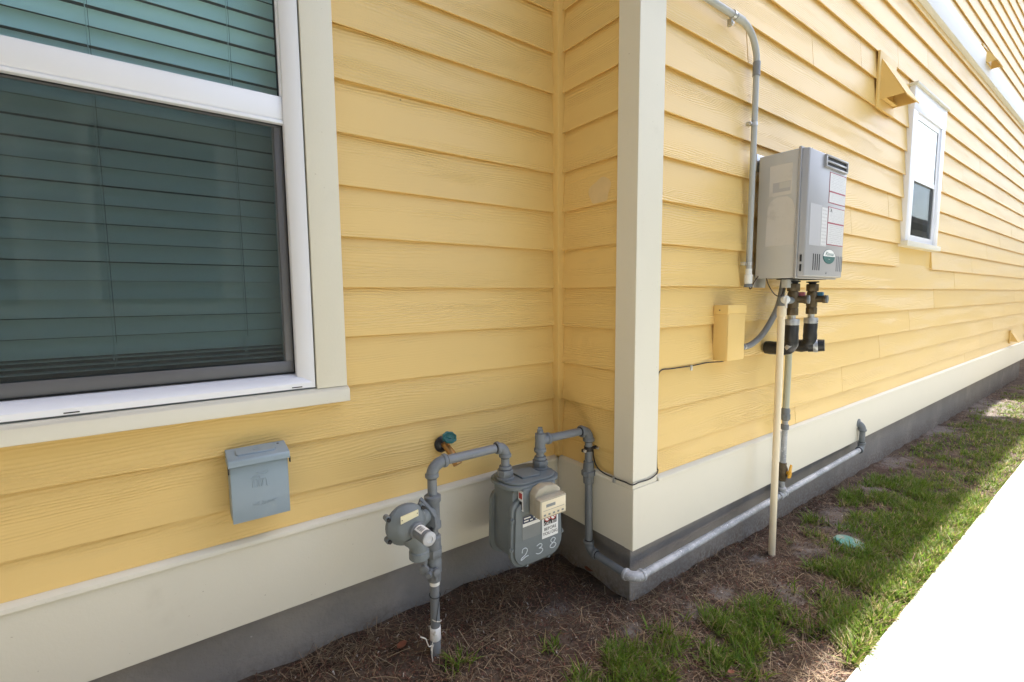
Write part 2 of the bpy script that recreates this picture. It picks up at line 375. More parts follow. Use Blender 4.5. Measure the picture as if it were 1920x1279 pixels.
# ================================================================ ground
CY = -0.4656                      # siding plane of the long wall
E = 0.1778                        # lap exposure
SKT, SKB = -0.462, -0.750         # skirt board top and bottom
WALK_Y, WALK_Z = -1.150, -1.030
def hgt(x, y):
    x = np.asarray(x, float); y = np.asarray(y, float)
    b = np.interp(x, [-2, -0.4, 0.05, 1.3, 4, 9], [-.972, -.974, -1.018, -1.050, -1.068, -1.085])
    w = np.clip((-0.40-y)/0.55, 0, 1); b = b*(1-w) + (-1.052)*w
    far = np.clip((-1.5-y)/1.5, 0, 1); b = b*(1-far) + (-1.06)*far
    r = 0.007*np.sin(x*9.1+y*5)*np.sin(y*11.3-x*3) + 0.006*np.sin(x*23+1.3)*np.sin(y*27+0.4) + 0.003*np.sin(x*51)*np.sin(y*47+2)
    hole = -0.05*np.exp(-((x-0.50)**2/0.0022 + (y+0.97)**2/0.0012))
    return b + r*np.clip((y+1.16)/0.06+1, 0, 1) + hole
def axis_pts(lo, hi, step, far):
    mid = list(np.arange(lo, hi+1e-6, step)); k = step*2; a = []; p = lo
    while p > -far: p -= k; k *= 1.5; a.append(p)
    k = step*2; c = []; p = hi
    while p < far: p += k; k *= 1.5; c.append(p)
    return np.array(a[::-1] + mid + c)
gx = axis_pts(-2.6, 9.6, 0.03, 600); gy = axis_pts(-1.3, 0.1, 0.025, 600)
XX, YY = np.meshgrid(gx, gy, indexing='ij')
ZZ = hgt(XX, YY)
nx, ny = len(gx), len(gy)
idx = np.arange(nx*ny).reshape(nx, ny)
def fast_mesh(name, V, Q, mat, attrs=None, smooth=False):
    """V (n,3), Q list of polygon index arrays with equal corner count each"""
    me = bpy.data.meshes.new(name); me.vertices.add(len(V)); me.vertices.foreach_set('co', np.ascontiguousarray(V, np.float32).ravel())
    nl = sum(q.size for q in Q); npy = sum(len(q) for q in Q)
    me.loops.add(nl); me.polygons.add(npy)
    me.loops.foreach_set('vertex_index', np.concatenate([q.ravel() for q in Q]).astype(np.int32))
    tot = np.concatenate([np.full(len(q), q.shape[1]) for q in Q]); st = np.concatenate([[0], np.cumsum(tot)[:-1]])
    me.polygons.foreach_set('loop_start', st.astype(np.int32))
    try: me.polygons.foreach_set('loop_total', tot.astype(np.int32))
    except Exception: pass
    if smooth: me.polygons.foreach_set('use_smooth', np.ones(npy, bool))
    for an, (typ, data) in (attrs or {}).items():
        a = me.attributes.new(an, typ, 'POINT')
        a.data.foreach_set('color' if 'COLOR' in typ else 'value', np.ascontiguousarray(data, np.float32).ravel())
    me.update(calc_edges=True); me.validate(); me.materials.append(MATS[mat])
    o = bpy.data.objects.new(name, me); COL.objects.link(o); return o
sandv = np.zeros_like(XX)
for sx, sy, sr in SAND:
    sandv = np.maximum(sandv, np.exp(-(((XX-sx)/(sr*1.25))**2 + ((YY-sy)/(sr*0.75))**2)))
def sand_at(x, y):
    v = np.zeros_like(x)
    for sx, sy, sr in SAND: v = np.maximum(v, np.exp(-(((x-sx)/(sr*1.25))**2 + ((y-sy)/(sr*0.75))**2)))
    return v
go = fast_mesh('ground', np.stack([XX, YY, ZZ], -1).reshape(-1, 3),
               [np.stack([idx[:-1, :-1], idx[1:, :-1], idx[1:, 1:], idx[:-1, 1:]], -1).reshape(-1, 4)], 'soil', {'sand': ('FLOAT', sandv.ravel())}, True)
go['kind'] = 'structure'
sw = MB().prism([(WALK_Y, WALK_Z-.006), (WALK_Y-.006, WALK_Z), (-2.42, WALK_Z), (-2.43, WALK_Z-.006), (-2.43, -1.20), (WALK_Y, -1.20)], 'x', -14, 40)
struct('sidewalk', sw, 'concrete')

# ================================================================ house
HX1 = 9.80                                     # far end of the long wall
house = thing('house', (0, 0, -1.05), 'two-storey house with pale yellow lap siding, cream trim and grey foundation', 'house')
ZT1, ZB0, ZB1, ZT2 = 2.545, 2.545, 2.745, 5.15   # siding top, band board, second-storey top
WX0, WX1, WZ0, WZ1 = -2.14, -1.02, -0.049, 1.96     # casing outline of the near window
# sheathing walls (with an opening for the near window)
wallA = MB()
for a, b in (((-3.6, .02, -.75), (-2.04, .12, 5.15)), ((-1.115, .02, -.75), (.02, .12, 5.15)), ((-2.04, .02, -.75), (-1.115, .12, .03)), ((-2.04, .02, 1.86), (-1.115, .12, 5.15))): wallA.box(a, b)
wA = part('wall', wallA, 'trim_yellow', house)
wB = part('wall', MB().box((.02, .12, -.75), (.12, CY+.12, 5.15)), 'trim_yellow', house)
wallC = MB(); fx0, fx1, fz0, fz1 = 3.36, 3.98, .77, 1.75     # far window opening
for a, b in (((.02, CY+.02, -.75), (fx0, CY+.12, 5.15)), ((fx1, CY+.02, -.75), (HX1, CY+.12, 5.15)), ((fx0, CY+.02, -.75), (fx1, CY+.12, fz0)), ((fx0, CY+.02, fz1), (fx1, CY+.12, 5.15))): wallC.box(a, b)
wC = part('wall', wallC, 'trim_yellow', house)
# inner lining so that rooms behind the glass are closed and dim
part('wall_lining', MB().box((-3.6, 3.9, -.9), (HX1, 4.0, 5.15)).box((-3.7, .02, -.9), (-3.6, 4.0, 5.15)).box((HX1-.1, CY+.12, -.9), (HX1, 3.9, 5.15)).box((-3.6, .13, -.86), (HX1-.1, 3.9, -.78)).box((-3.6, .13, 2.55), (HX1-.1, 3.9, 2.65)), 'interior_dark', house)

PLK = {}
SLOPE = .0195/(E+.028)
def plank_mesh(L, ex):
    key = (round(L, 3), round(ex, 4))
    if key not in PLK:
        H = ex + .028; sl = SLOPE
        prof = [(.0016, 0.0), (.0003, .0014), (sl*H, H), (sl*H+.016, H), (.0178, .0125), (.0050, .0095), (.0040, .0)]
        PLK[key] = MB().prism(prof, 'x', 0.0, L).mesh('plank', (0, 0, 0), 'plank_yellow')
    return PLK[key]
def plank(parent, x, y, z, L, ex, rotz=0.0):
    o = bpy.data.objects.new('plank', plank_mesh(L, ex)); COL.objects.link(o); o.parent = parent
    off = house.location
    o.location = (x-off[0], y-off[1] + random.uniform(-.0006, .0004)*(rotz == 0), z-off[2] + random.uniform(-.0008, .0008))
    o.rotation_euler = (random.uniform(-.003, .002), 0, rotz)
    return o
rows = [(SKT-.006, -2*E-SKT+.006)] + [((k)*E, min(E, ZT1-k*E)) for k in range(-2, 15) if k*E < ZT1-.02]
E2 = .149
rows2 = [(ZB1-.01, 2.880-ZB1)] + [(2.880+k*E2, min(E2, ZT2-(2.880+k*E2))) for k in range(0, 16) if 2.880+k*E2 < ZT2-.02]
GAP = .0032
for ri, (z, ex) in enumerate(rows + rows2):
    # recessed wall with the near window
    if z+ex > WZ0+.06 and z < WZ1-.03:
        plank(wA, WX1+.001, 0, z, -.017-WX1, ex); plank(wA, -3.6, 0, z, WX0-.001+3.6, ex)
    else:
        plank(wA, -3.6, 0, z, 3.583, ex)
    # short return wall
    plank(wB, 0, -.024, z, .346, ex, R(-90))
    # long wall, joints stepping up to the right
    x0, x1 = .150, HX1-.14
    if ri < len(rows): j = 1.497 + .70*ri
    else: j = 2.1 + .83*ri
    while j > 4.2+.25: j -= 4.2
    cuts = [c for c in (j-4.2, j, j+4.2, j+8.4) if x0+.15 < c < x1-.15]
    segs = list(zip([x0]+cuts, cuts+[x1]))
    for a, b in segs:
        spans = [(a, b)]
        if z+ex > .69+.02 and z < 1.93-.02:           # far window cuts the course
            spans = []
            for p, q in [(a, b)]:
                if q <= 3.22 or p >= 4.13: spans.append((p, q))
                else:
                    if p < 3.22: spans.append((p, 3.22))
                    if q > 4.13: spans.append((4.13, q))
        for p, q in spans:
            if q-p > .03: plank(wC, p+GAP/2*(p != x0), CY, z, q-p-GAP*(q != x1), ex)

# pale touched-up paint patch on the return wall
pt = MB(); zl_ = 4*E; c_ = []
for i in range(28):
    a = 2*math.pi*i/28; rr_ = 1+.10*math.sin(3*a+1)+.06*math.sin(5*a)
    yy = -.262+.062*rr_*math.cos(a); zz = max(zl_+.004, zl_+.050+.060*rr_*math.sin(a)); c_.append((SLOPE*(zz-zl_)-.0009, yy, zz))
pt.add(c_, [tuple(range(28))]); part('paint_patch', pt, 'caulk_stain', wB)
# skirt boards with a drip cap above
def skirt(name, pts, axis, a, b):
    return part(name, MB().prism(pts, axis, a, b, .0012, 1), 'trim_cream', house)
sA = skirt('skirt_board', [(-.012, SKB), (-.012, SKT-.024), (.03, SKT-.024), (.03, SKB)], 'x', -3.6, -.012)
part('drip_cap', MB().prism([(-.019, SKT-.0245), (-.019, SKT-.010), (-.004, SKT), (.03, SKT+.002), (.03, SKT-.0245)], 'x', -3.6, -.019, .001, 1), 'trim_cream', sA)
sB = skirt('skirt_board', [(-.012, SKB+.0), (-.012, SKT-.024), (.03, SKT-.024), (.03, SKB)], 'y', -.012, CY-.0120)
part('drip_cap', MB().prism([(-.017, SKT-.0245), (-.017, SKT-.010), (-.004, SKT), (.03, SKT+.002), (.03, SKT-.0245)], 'y', -.021, -.372, .001, 1), 'trim_cream', sB)
sC = skirt('skirt_board', [(CY-.0150, SKB-.002), (CY-.0150, SKT-.0222), (CY+.03, SKT-.0222), (CY+.03, SKB-.002)], 'x', -.0115, HX1+.01)
part('drip_cap', MB().prism([(CY-.0190, SKT-.0225), (CY-.0190, SKT-.010), (CY-.004, SKT), (CY+.03, SKT+.002), (CY+.03, SKT-.0225)], 'x', .150, HX1-.145, .001, 1), 'trim_cream', sC)
# foundation
part('foundation', MB().prism([(-3.6, .035), (.038, .035), (.038, CY+.036), (HX1-.03, CY+.036), (HX1-.03, 3.9), (-3.6, 3.9)], 'z', -1.45, SKB+.02, .004, 1), 'foundation_grey', house)
# corner post in two boards, inner corner strip, far corner post
part('corner_post', MB().prism([(-.0100, CY-.0098), (.148, CY-.0098), (.148, CY+.019), (.028, CY+.019), (.028, -.370), (-.0100, -.370)], 'z', SKT-.03, ZB0, .0016, 1), 'trim_cream', house)
part('corner_post', MB().box((HX1-.14, CY-.0098, SKT-.03), (HX1+.006, CY+.05, ZB0), .0015), 'trim_cream', house)
part('corner_post', MB().box((-.0100, CY-.0098, ZB1), (.148, CY+.0, 5.15), .0015).box((HX1-.14, CY-.0098, ZB1), (HX1+.006, CY+.05, 5.15), .0015), 'trim_cream', house)
part('corner_strip', MB().box((-.026, -.028, SKT), (.025, .025, 5.1), .0012), 'trim_yellow', house)
# band board between the storeys
part('band_board', MB().box((-.03, CY-.034, ZB0), (HX1+.02, CY+.02, ZB1), .002), 'soffit_white', house)
part('band_board', MB().box((-3.6, -.034, ZB0), (-.036, .02, ZB1), .002).box((-.034, -.036, ZB0), (.02, CY+.02, ZB1-.003), .002), 'soffit_white', house)
# eaves and roof over the long wall; past the gap, an unseen second roof added to end the sunlit ground patch
EY = -.855
def eave(x0, x1, nm):
    e = part(nm, MB().prism([(EY, 5.15), (EY, 5.32), (4.3, 7.6), (4.3, 7.45), (1.0, 5.60), (1.0, 5.15)], 'x', x0, x1), 'roof_shingle', house)
    part('fascia', MB().box((x0-.01, EY-.02, 5.13), (x1+.01, EY-.001, 5.31), .002), 'soffit_white', e)
    part('soffit', MB().box((x0, EY, 5.135), (x1, .6, 5.149)), 'soffit_white', e)
eave(-7.2, 10.2, 'roof')
part('wall', MB().box((-6.8, -.80, -.75), (-3.601, 3.9, 5.13)), 'trim_yellow', house)  # unseen left wing, added with its base to darken the return wall
part('foundation', MB().box((-6.77, -.77, -1.45), (-3.63, 3.9, -.752)), 'foundation_grey', house)
eave(11.75, HX1+8.0, 'roof')
part('wall', MB().box((HX1-.1, .9, -1.45), (HX1+7.7, 1.0, 5.15)), 'trim_yellow', house)

# ---------------------------------------------------------------- near window
win = part('window', MB().box((WX1-.101, -.0195, .006), (WX1, .04, WZ1), .0015).box((WX0, -.0195, .006), (WX0+.101, .04, WZ1), .0015).box((WX0+.1015, -.019, WZ1-.11), (WX1-.1015, .04, WZ1), .0015), 'trim_cream', house)
part('sill', MB().prism([(-.036, -.047), (-.036, -.004), (-.015, .0055), (.06, .010), (.06, -.047)], 'x', WX0-.004, WX1+.004, .0015, 1), 'trim_cream', win)
fr = MB(); L0, R0 = WX0+.105, WX1-.106          # frame opening between casings
JI = .052                                     # jamb face width
# slanted jambs
for s, xo in ((1, R0), (-1, L0)):
    fr.prism([(xo, -.012), (xo-s*.008, -.013), (xo-s*(JI-.002), .008), (xo-s*JI, .012), (xo-s*JI, .075), (xo, .075)], 'z', .012, 1.85)
fr.prism([(-.012, .0125), (-.013, .030), (.0, .046), (.046, .060), (.075, .060), (.075, .0125)], 'x', L0+.001, R0-.001)
fr.prism([(-.012, 1.85), (-.013, 1.84), (.012, 1.795), (.075, 1.795), (.075, 1.85)], 'x', L0+.001, R0-.001)
part('frame', fr, 'vinyl_white', win)
part('weather_strip', MB().box((R0+.0005, -.004, .012), (R0+.0042, .03, 1.85)).box((L0, -.006, .007), (R0+.0042, .03, .0110)), 'fitting_grey', win)
part('weep_slot', MB().box((-1.200, -.0136, .0165), (-1.168, -.0120, .0195)), 'dark_slot', win)
part('weep_slot', MB().box((-1.760, -.0136, .0165), (-1.728, -.0120, .0195)), 'dark_slot', win)
SX0, SX1 = L0+JI, R0-JI
part('meeting_rail', MB().prism([(.022, .895), (.018, .902), (.018, .968), (.026, .972), (.055, .972), (.055, .895)], 'x', SX0+.001, SX1-.001, .001, 1), 'vinyl_white', win)
part('rail_lip', MB().box((SX0+.001, .016, .884), (SX1-.001, .05, .8945), .001), 'vinyl_white', win)
up = part('upper_sash', MB().box((SX1-.006, .026, .9725), (SX1+.004, .05, 1.79)).box((SX0-.004, .026, .9725), (SX0+.006, .05, 1.79)).box((SX0-.004, .0265, 1.775), (SX1+.004, .0495, 1.80)), 'vinyl_white', win)
part('glazing_bead', MB().box((SX1-.0095, .033, .9725), (SX1-.0065, .046, 1.79)), 'gasket_black', up)
part('pane', MB().box((SX0, .040, .970), (SX1, .044, 1.795)), 'glass_teal', up)
scf = MB(); g0, g1, gz0, gz1 = SX0+.003, SX1-.003, .0635, .882
for a, b in (((g0, .040, gz0), (g1, .050, gz0+.040)), ((g0, .040, gz1-.005), (g1, .050, gz1)), ((g0, .0402, gz0+.0405), (g0+.024, .050, gz1-.0055)), ((g1-.024, .0402, gz0+.0405), (g1, .050, gz1-.0055))): scf.box(a, b, .0008)
part('screen_frame', scf, 'screen_frame', win)
part('gasket', MB().box((SX1-.003, .036, .0605), (SX1-.0002, .052, .884)).box((SX0, .036, .0602), (SX1-.003, .052, .063)).box((SX0, .036, .8825), (SX1-.003, .052, .8838)), 'gasket_black', win)
part('insect_screen', MB().box((g0+.02, .0450, gz0+.035), (g1-.02, .0456, gz1-.004)), 'insect_screen', win)
lo = part('lower_sash', MB().box((SX0, .058, .0605), (SX1, .084, .095)).box((SX0, .058, .886), (SX1, .084, .91)).box((SX0, .058, .0955), (SX0+.028, .084, .8855)).box((SX1-.028, .058, .0955), (SX1, .084, .8855)), 'vinyl_white', win)
part('pane', MB().box((SX0+.027, .069, .094), (SX1-.027, .073, .888)), 'glass_teal', lo)
# ---------------------------------------------------------------- blind behind it
blind = thing('window_blind', (-1.57, .13, .07), 'closed white slatted blind seen teal through the large left window', 'blind')
zs = .157; BX0, BX1 = SX0-.02, SX1+.012
sl = MB()
pr = []
for i in range(7):
    t = i/6; pr.append((.111 + .0155*t + .005*math.sin(math.pi*t), .0537*t))
prof = pr + [(y+.0022, z) for y, z in reversed(pr)]
slat_me = MB().prism(prof, 'x', 0, BX1-BX0).mesh('slat', (0, 0, 0), 'blind_white')
k = 0; z = zs
while z < 1.86:
    o = bpy.data.objects.new('slat', slat_me); COL.objects.link(o); o.parent = blind
    o.location = (BX0-blind.location[0], -blind.location[1] + random.uniform(-.001, .001), z-blind.location[2])
    o.rotation_euler = (random.uniform(-.02, .02), random.uniform(-.0012, .0012), 0); z += .0545; k += 1
for i in range(3):
    part('stacked_slat', MB().box((BX0, .110, .112+i*.0165), (BX1, .152, .1155+i*.0165), .001), 'blind_white', blind)
part('bottom_rail', MB().box((BX0, .108, .074), (BX1, .154, .094), .003), 'blind_white', blind)
for x in (-1.655, -1.313, -1.93):
    part('ladder_cord', MB().tube(spline([(x, .107, 1.84), (x+.001, .105, .9), (x, .105, .2), (x-.006, .107, .165), (x+.004, .108, .15), (x-.002, .107, .12)], 6), .0011, 6), 'cord_white', blind)
    part('lift_cord', MB().tube([(x+.006, .1075, 1.84), (x+.006, .1075, .19)], .0006, 5), 'string_dark', blind)

# ---------------------------------------------------------------- far window in the long wall
y = CY
win2 = part('window', MB().box((3.22, y-.022, .735), (3.33, y+.03, 1.74), .0015).box((4.02, y-.022, .735), (4.13, y+.03, 1.74), .0015).box((3.22, y-.024, 1.7405), (4.13, y+.03, 1.915), .0015), 'vinyl_white', house)
part('head_cap', MB().box((3.205, y-.042, 1.9155), (4.145, y+.03, 1.935), .0015), 'trim_cream', win2)
part('sill', MB().box((3.20, y-.045, .692), (4.15, y+.03, .7345), .002), 'trim_cream', win2)
f2 = MB(); a0, a1 = 3.3305, 4.0195
f2.box((a0, y-.012, .7355), (a0+.05, y+.05, 1.74)).box((a1-.05, y-.012, .7355), (a1, y+.05, 1.74)).box((a0+.0505, y-.012, .7355), (a1-.0505, y+.05, .79)).box((a0+.0505, y-.012, 1.695), (a1-.0505, y+.05, 1.7395)).box((a0+.0505, y-.010, 1.225), (a1-.0505, y+.05, 1.262))
part('frame', f2, 'vinyl_white', win2)
part('pane', MB().box((a0+.04, y-.006, 1.255), (a1-.04, y-.002, 1.70)), 'glass_far', win2)
part('pane', MB().box((a0+.04, y+.004, .785), (a1-.04, y+.008, 1.23)), 'glass_far', win2)
part('insect_screen', MB().box((a0+.045, y-.004, .787), (a1-.045, y-.0034, 1.228)), 'insect_screen', win2)

# ================================================================ pipe fittings
PR = .0168
def collar(mb, p, d, r=.0242, w=.014):
    mb.lathe(p, d, [(-w/2, r*.93), (-w/2+.003, r), (w/2-.003, r), (w/2, r*.93)], 20)
def elbow(parent, a, c, b, r=.0205, mat='fitting_grey', rc=None):
    a, b, c = Vector(a), Vector(b), Vector(c); m = MB().tube(arc(c, a, b, 10), r, 20)
    collar(m, a, (a-c), rc or r*1.19); collar(m, b, (b-c), rc or r*1.19)
    el = part('elbow', m, mat, parent); jm = MB()
    for q in (a, b):
        dq = (q-c).normalized(); jm = MB().lathe(q + dq*.0085, dq, [(-.0015, r*.88), (.0028, r*.88)], 16); part('thread', jm, 'gasket_black', el)
    return el
def hexnut(mb, p, d, r, h, n=6):
    mb.lathe(p, d, [(-h/2, r*.94), (-h/2+.003, r), (h/2-.003, r), (h/2, r*.94)], n, False)
PX, PY = -.808, -.247
# ---------------------------------------------------------------- gas riser with valve
riser = thing('gas_riser', (PX, PY, -1.0), 'grey painted gas riser pipe rising from the mulch left of the meter', 'pipe')
part('pipe', MB().tube([(PX-.004, PY, -1.12), (PX, PY, -.69)], PR, 20), 'pipe_grey', riser)
part('pipe_sleeve', MB().lathe((PX-.003, PY, -.93), (0, 0, 1), [(-.13, .019), (.012, .019), (.016, .0172)], 20), 'pipe_grey', riser)
part('label_band', MB().lathe((PX-.002, PY, -.892), (0, 0, 1), [(-.024, .0188), (-.023, .0195), (.023, .0195), (.024, .0188)], 20), 'label_white', riser)
part('pipe_ring', MB().lathe((PX, PY, -.700), (0, 0, 1), [(-.008, .018), (.008, .018)], 20), 'label_white', riser)
v = MB(); v.lathe((PX, PY, -.645), (0, 0, 1), [(-.050, .018), (-.046, .0235), (-.020, .0235), (-.014, .027), (.026, .027), (.030, .0245), (.05, .024)], 20)
part('valve_body', v, 'fitting_grey', riser)
v = MB(); hexnut(v, (PX, PY, -.586), (0, 0, 1), .0315, .028); v.lathe((PX, PY, -.545), (0, 0, 1), [(-.03, .026), (.018, .026), (.024, .021)], 20)
part('union_nut', v, 'fitting_grey', riser)
v = MB(); v.lathe((PX, PY, -.645), (-.75, -.66, 0), [(.018, .015), (.040, .015), (.042, .011), (.055, .010)], 14)
part('valve_stem', v, 'fitting_grey', riser)
part('lock_wing', MB().lathe((PX-.043, PY-.012, -.632), (-.7, -.7, 0), [(-.006, .013), (-.004, .017), (.008, .017), (.010, .013)], 16).tube([(PX-.043, PY-.012, -.632), (PX-.038, PY-.010, -.598)], .008, 10), 'fitting_grey', riser)
part('lock_wing', MB().lathe((PX-.010, PY-.034, -.642), (.1, -1, 0), [(-.006, .010), (-.004, .014), (.008, .014), (.010, .010)], 16).tube([(PX-.010, PY-.038, -.642), (PX-.012, PY-.034, -.670)], .006, 10), 'fitting_grey', riser)
part('pipe', MB().tube([(PX, PY, -.56), (PX, PY, -.46)], PR*1.05, 20), 'pipe_grey', riser)
v = MB(); v.lathe((PX, PY, -.435), (0, 0, 1), [(-.062, .024), (-.058, .0285), (-.040, .0285), (-.034, .0245), (.030, .0245), (.038, .0295), (.056, .0295), (.060, .024)], 22)
part('regulator_tee', v, 'fitting_grey', riser)
part('pipe', MB().tube([(PX, PY, -.40), (PX, PY, -.30)], PR, 20), 'pipe_grey', riser)
EZ = -.262
elbow(riser, (PX, PY, EZ-.043), (PX, PY, EZ), (PX+.050, PY, EZ))
MX0, MX1, MZT = -.494, -.318, -.392              # meter inlet, outlet, deck height
part('pipe', MB().tube([(PX+.045, PY, EZ), (MX0-.038, PY, EZ)], PR, 20), 'pipe_grey', riser)
elbow(riser, (MX0-.036, PY, EZ), (MX0, PY, EZ), (MX0, PY, EZ-.036))
part('pipe', MB().tube([(MX0, PY, EZ-.03), (MX0, PY, MZT+.04)], PR, 20), 'pipe_grey', riser)
# strings wrapped round the riser
part('string', MB().tube([(PX + .0195*math.cos(a), PY + .0195*math.sin(a), -.748+.004*math.sin(a)) for a in [i*.35 for i in range(19)]] + [(PX+.006, PY-.020, -.765), (PX-.008, PY-.019, -.84)], .0013, 6), 'string_dark', riser)
part('string', MB().tube(spline([(PX + .0200*math.cos(a), PY + .0200*math.sin(a), -.80-.0085*a) for a in [3.6+i*.5 for i in range(15)]] + [(PX-.018, PY-.018, -.882), (PX-.012, PY-.022, -.872), (PX-.030, PY-.026, -.915), (PX-.034, PY-.03, -.93), (PX-.022, PY-.026, -.912)], 3), .0017, 6), 'string_white', riser)
part('string', MB().tube(spline([(PX-.074, PY-.03, -.858), (PX-.056, PY-.032, -.872), (PX-.050, PY-.032, -.889), (PX-.042, PY-.030, -.909), (PX-.028, PY-.028, -.914), (PX-.033, PY-.03, -.945), (PX-.030, PY-.03, -.965), (PX-.033, PY-.032, -.985)], 4), .0020, 6), 'string_white', riser)
# ---------------------------------------------------------------- regulator
RC = Vector((-.930, -.315, -.425))
reg = thing('gas_regulator', (RC.x, RC.y, -.53), 'round grey gas regulator with white barcode tag bolted beside the riser', 'regulator')
b = MB(); b.lathe((RC.x, RC.y+.060, RC.z), (0, -1, 0), [(0, .028), (.012, .048), (.030, .061), (.036, .0685), (.050, .0685), (.054, .066), (.060, .059), (.076, .046), (.084, .034)], 36)
part('diaphragm_case', b, 'meter_grey', reg)
part('case_seam', MB().lathe((RC.x, RC.y+.0155, RC.z), (0, -1, 0), [(-.003, .0696), (.003, .0696)], 36), 'fitting_grey', reg)
for ang in (150, 212, 38):
    a = R(ang); p = Vector((RC.x + .072*math.cos(a), RC.y+.026, RC.z + .072*math.sin(a)))
    lug = MB().lathe(p, (0, -1, 0), [(-.008, .007), (-.006, .0098), (.014, .0098), (.016, .007)], 14)
    lg = part('lug', lug, 'meter_grey', reg)
    hb = MB(); hexnut(hb, p + Vector((0, -.021, 0)), (0, -1, 0), .0068, .008); part('bolt', hb, 'gasket_black', lg)
sc0 = Vector((RC.x+.018, RC.y-.015, RC.z-.010))
part('spring_case', MB().lathe(sc0, (.10, -1, 0), [(0, .030), (.018, .027), (.022, .0225), (.078, .0225), (.083, .021)], 24), 'fitting_grey', reg)
part('seal_cap', MB().lathe(sc0 + Vector((.0083, -.0830, 0)), (.10, -1, 0), [(0, .0225), (.005, .0225), (.0075, .019), (.008, .010), (.0055, .009)], 24), 'label_pale', reg)
# barcode tag wrapped on top of the spring case
def wrap_tag(mat, name, r, a0, a1, y0, y1, parent):
    m = MB(); vs = []; n = 7; ax = Vector((.10, -1, 0)).normalized(); U = Vector((0, 0, 1)); V = ax.cross(U)
    for h in (y0, y1):
        for i in range(n):
            a = R(a0+(a1-a0)*i/(n-1)); vs.append(sc0 + ax*h + (U*math.cos(a)+V*math.sin(a))*r)
    m.add(vs, [(i, i+1, n+i+1, n+i) for i in range(n-1)], True); return part(name, m, mat, parent)
tg = wrap_tag('label_white', 'barcode_tag', .0231, 52, -38, .026, .068, reg)
for i in range(6):
    wrap_tag('ink_black', 'barcode_bar', .0234, 38, -2, .034+i*.0048, .034+i*.0048+random.choice((.0016, .0026)), tg)
nb = Vector((RC.x-.005, RC.y-.0215, RC.z+.040))
npl = part('name_plate', MB().prism([(nb.x-.030, nb.z-.014), (nb.x+.030, nb.z-.002), (nb.x+.030, nb.z+.018), (nb.x-.030, nb.z+.010)], 'y', nb.y-.002, nb.y-.006), 'label_cream', reg)
for dx, dz in ((-.026, -.002), (.026, .008)): part('rivet', MB().lathe((nb.x+dx, nb.y-.0062, nb.z+dz), (0, -1, 0), [(0, .0018), (.001, .0015)], 8), 'ink_black', npl)
# neck to the riser and downward vent outlet
nk = MB().lathe((PX-.010, PY-.004, -.432), (-.85, -.45, 0), [(0, .024), (.03, .026), (.07, .030), (.10, .03)], 18)
part('neck', nk, 'meter_grey', reg)
fl = []; dv = Vector((-.80, -.60, 0)).normalized(); sv = Vector((-dv.y, dv.x, 0)); cf = Vector((PX, PY, -.432)) + dv*.040
for u, w in ((0, .066), (.022, .034), (.034, 0), (.022, -.034), (0, -.066), (-.022, -.034), (-.034, 0), (-.022, .034)): fl.append((u, w))
m = MB(); n = 8
ax_ = (Vector((0, 0, .92)) - sv*.39).normalized()
vs = [cf + sv*u + ax_*w + dv*h for h in (-.008, .008) for u, w in fl]
m.bevelled(vs, [tuple(range(n))[::-1], tuple(range(n, 2*n))] + [(i, (i+1) % n, n+(i+1) % n, n+i) for i in range(n)], .002, 1)
flo = part('flange', m, 'fitting_grey', reg)
for w in (.048, -.048):
    hb = MB(); hexnut(hb, cf + ax_*w + dv*.012, dv, .0075, .010); part('bolt', hb, 'gasket_black', flo)
vt = MB().tube(spline([(RC.x+.012, RC.y+.005, RC.z-.030), (RC.x+.030, RC.y-.002, RC.z-.065), (RC.x+.034, RC.y-.004, RC.z-.098)], 6), [.040, .040, .039, .038, .036, .034, .033, .0325, .032, .031, .030, .030, .030], 22)
vt.lathe((RC.x+.034, RC.y-.004, RC.z-.104), (0, 0, -1), [(-.014, .030), (-.010, .0335), (.012, .0335), (.016, .030)], 22)
part('vent_outlet', vt, 'meter_grey', reg)

# ---------------------------------------------------------------- gas meter
MC = Vector((-.400, PY, 0))
meter = thing('gas_meter', (MC.x, MC.y, -.75), 'grey gas meter with clear index cover and chalked 238 near the inside corner', 'gas meter')
def rrect(w_top, w_bot, z0, z1, rt, rb, n=6):
    pts = []
    def cor(cx, cz, r, a0):
        for i in range(n+1):
            a = R(a0+90*i/n); pts.append((cx+r*math.cos(a), cz+r*math.sin(a)))
    cor(w_top-rt, z1-rt, rt, 0); cor(-w_top+rt, z1-rt, rt, 90); cor(-w_bot+rb, z0+rb, rb, 180); cor(w_bot-rb, z0+rb, rb, 270)
    return pts
def sh(pts): return [(MC.x+a, b) for a, b in pts]
YF, YB = -.340, -.160
part('body', MB().prism(sh(rrect(.108, .112, -.716, -.408, .03, .055)), 'y', YF+.026, YB-.026, .004, 2, .9), 'meter_grey', meter)
fc = part('front_cover', MB().prism(sh(rrect(.124, .130, -.728, -.452, .045, .066)), 'y', YF+.030, YF+.012, .005, 2, .9).prism(sh(rrect(.112, .118, -.716, -.464, .040, .058)), 'y', YF+.013, YF, .005, 2, .9), 'meter_grey', meter)
part('back_cover', MB().prism(sh(rrect(.124, .130, -.728, -.452, .045, .066)), 'y', YB-.030, YB-.012, .005, 2, .9).prism(sh(rrect(.112, .118, -.716, -.464, .04, .058)), 'y', YB-.013, YB+.004, .005, 2, .9), 'meter_grey', meter)
for dx, z in ((-.121, -.525), (-.126, -.640), (.121, -.525), (.126, -.640), (-.055, -.722), (.055, -.722)):
    hb = MB().lathe((MC.x+dx, YF+.014, z), (0, -1, 0), [(0, .010), (.004, .009)], 12); hexnut(hb, (MC.x+dx, YF+.008, z), (0, -1, 0), .0062, .008)
    part('bolt', hb, 'meter_grey', fc)
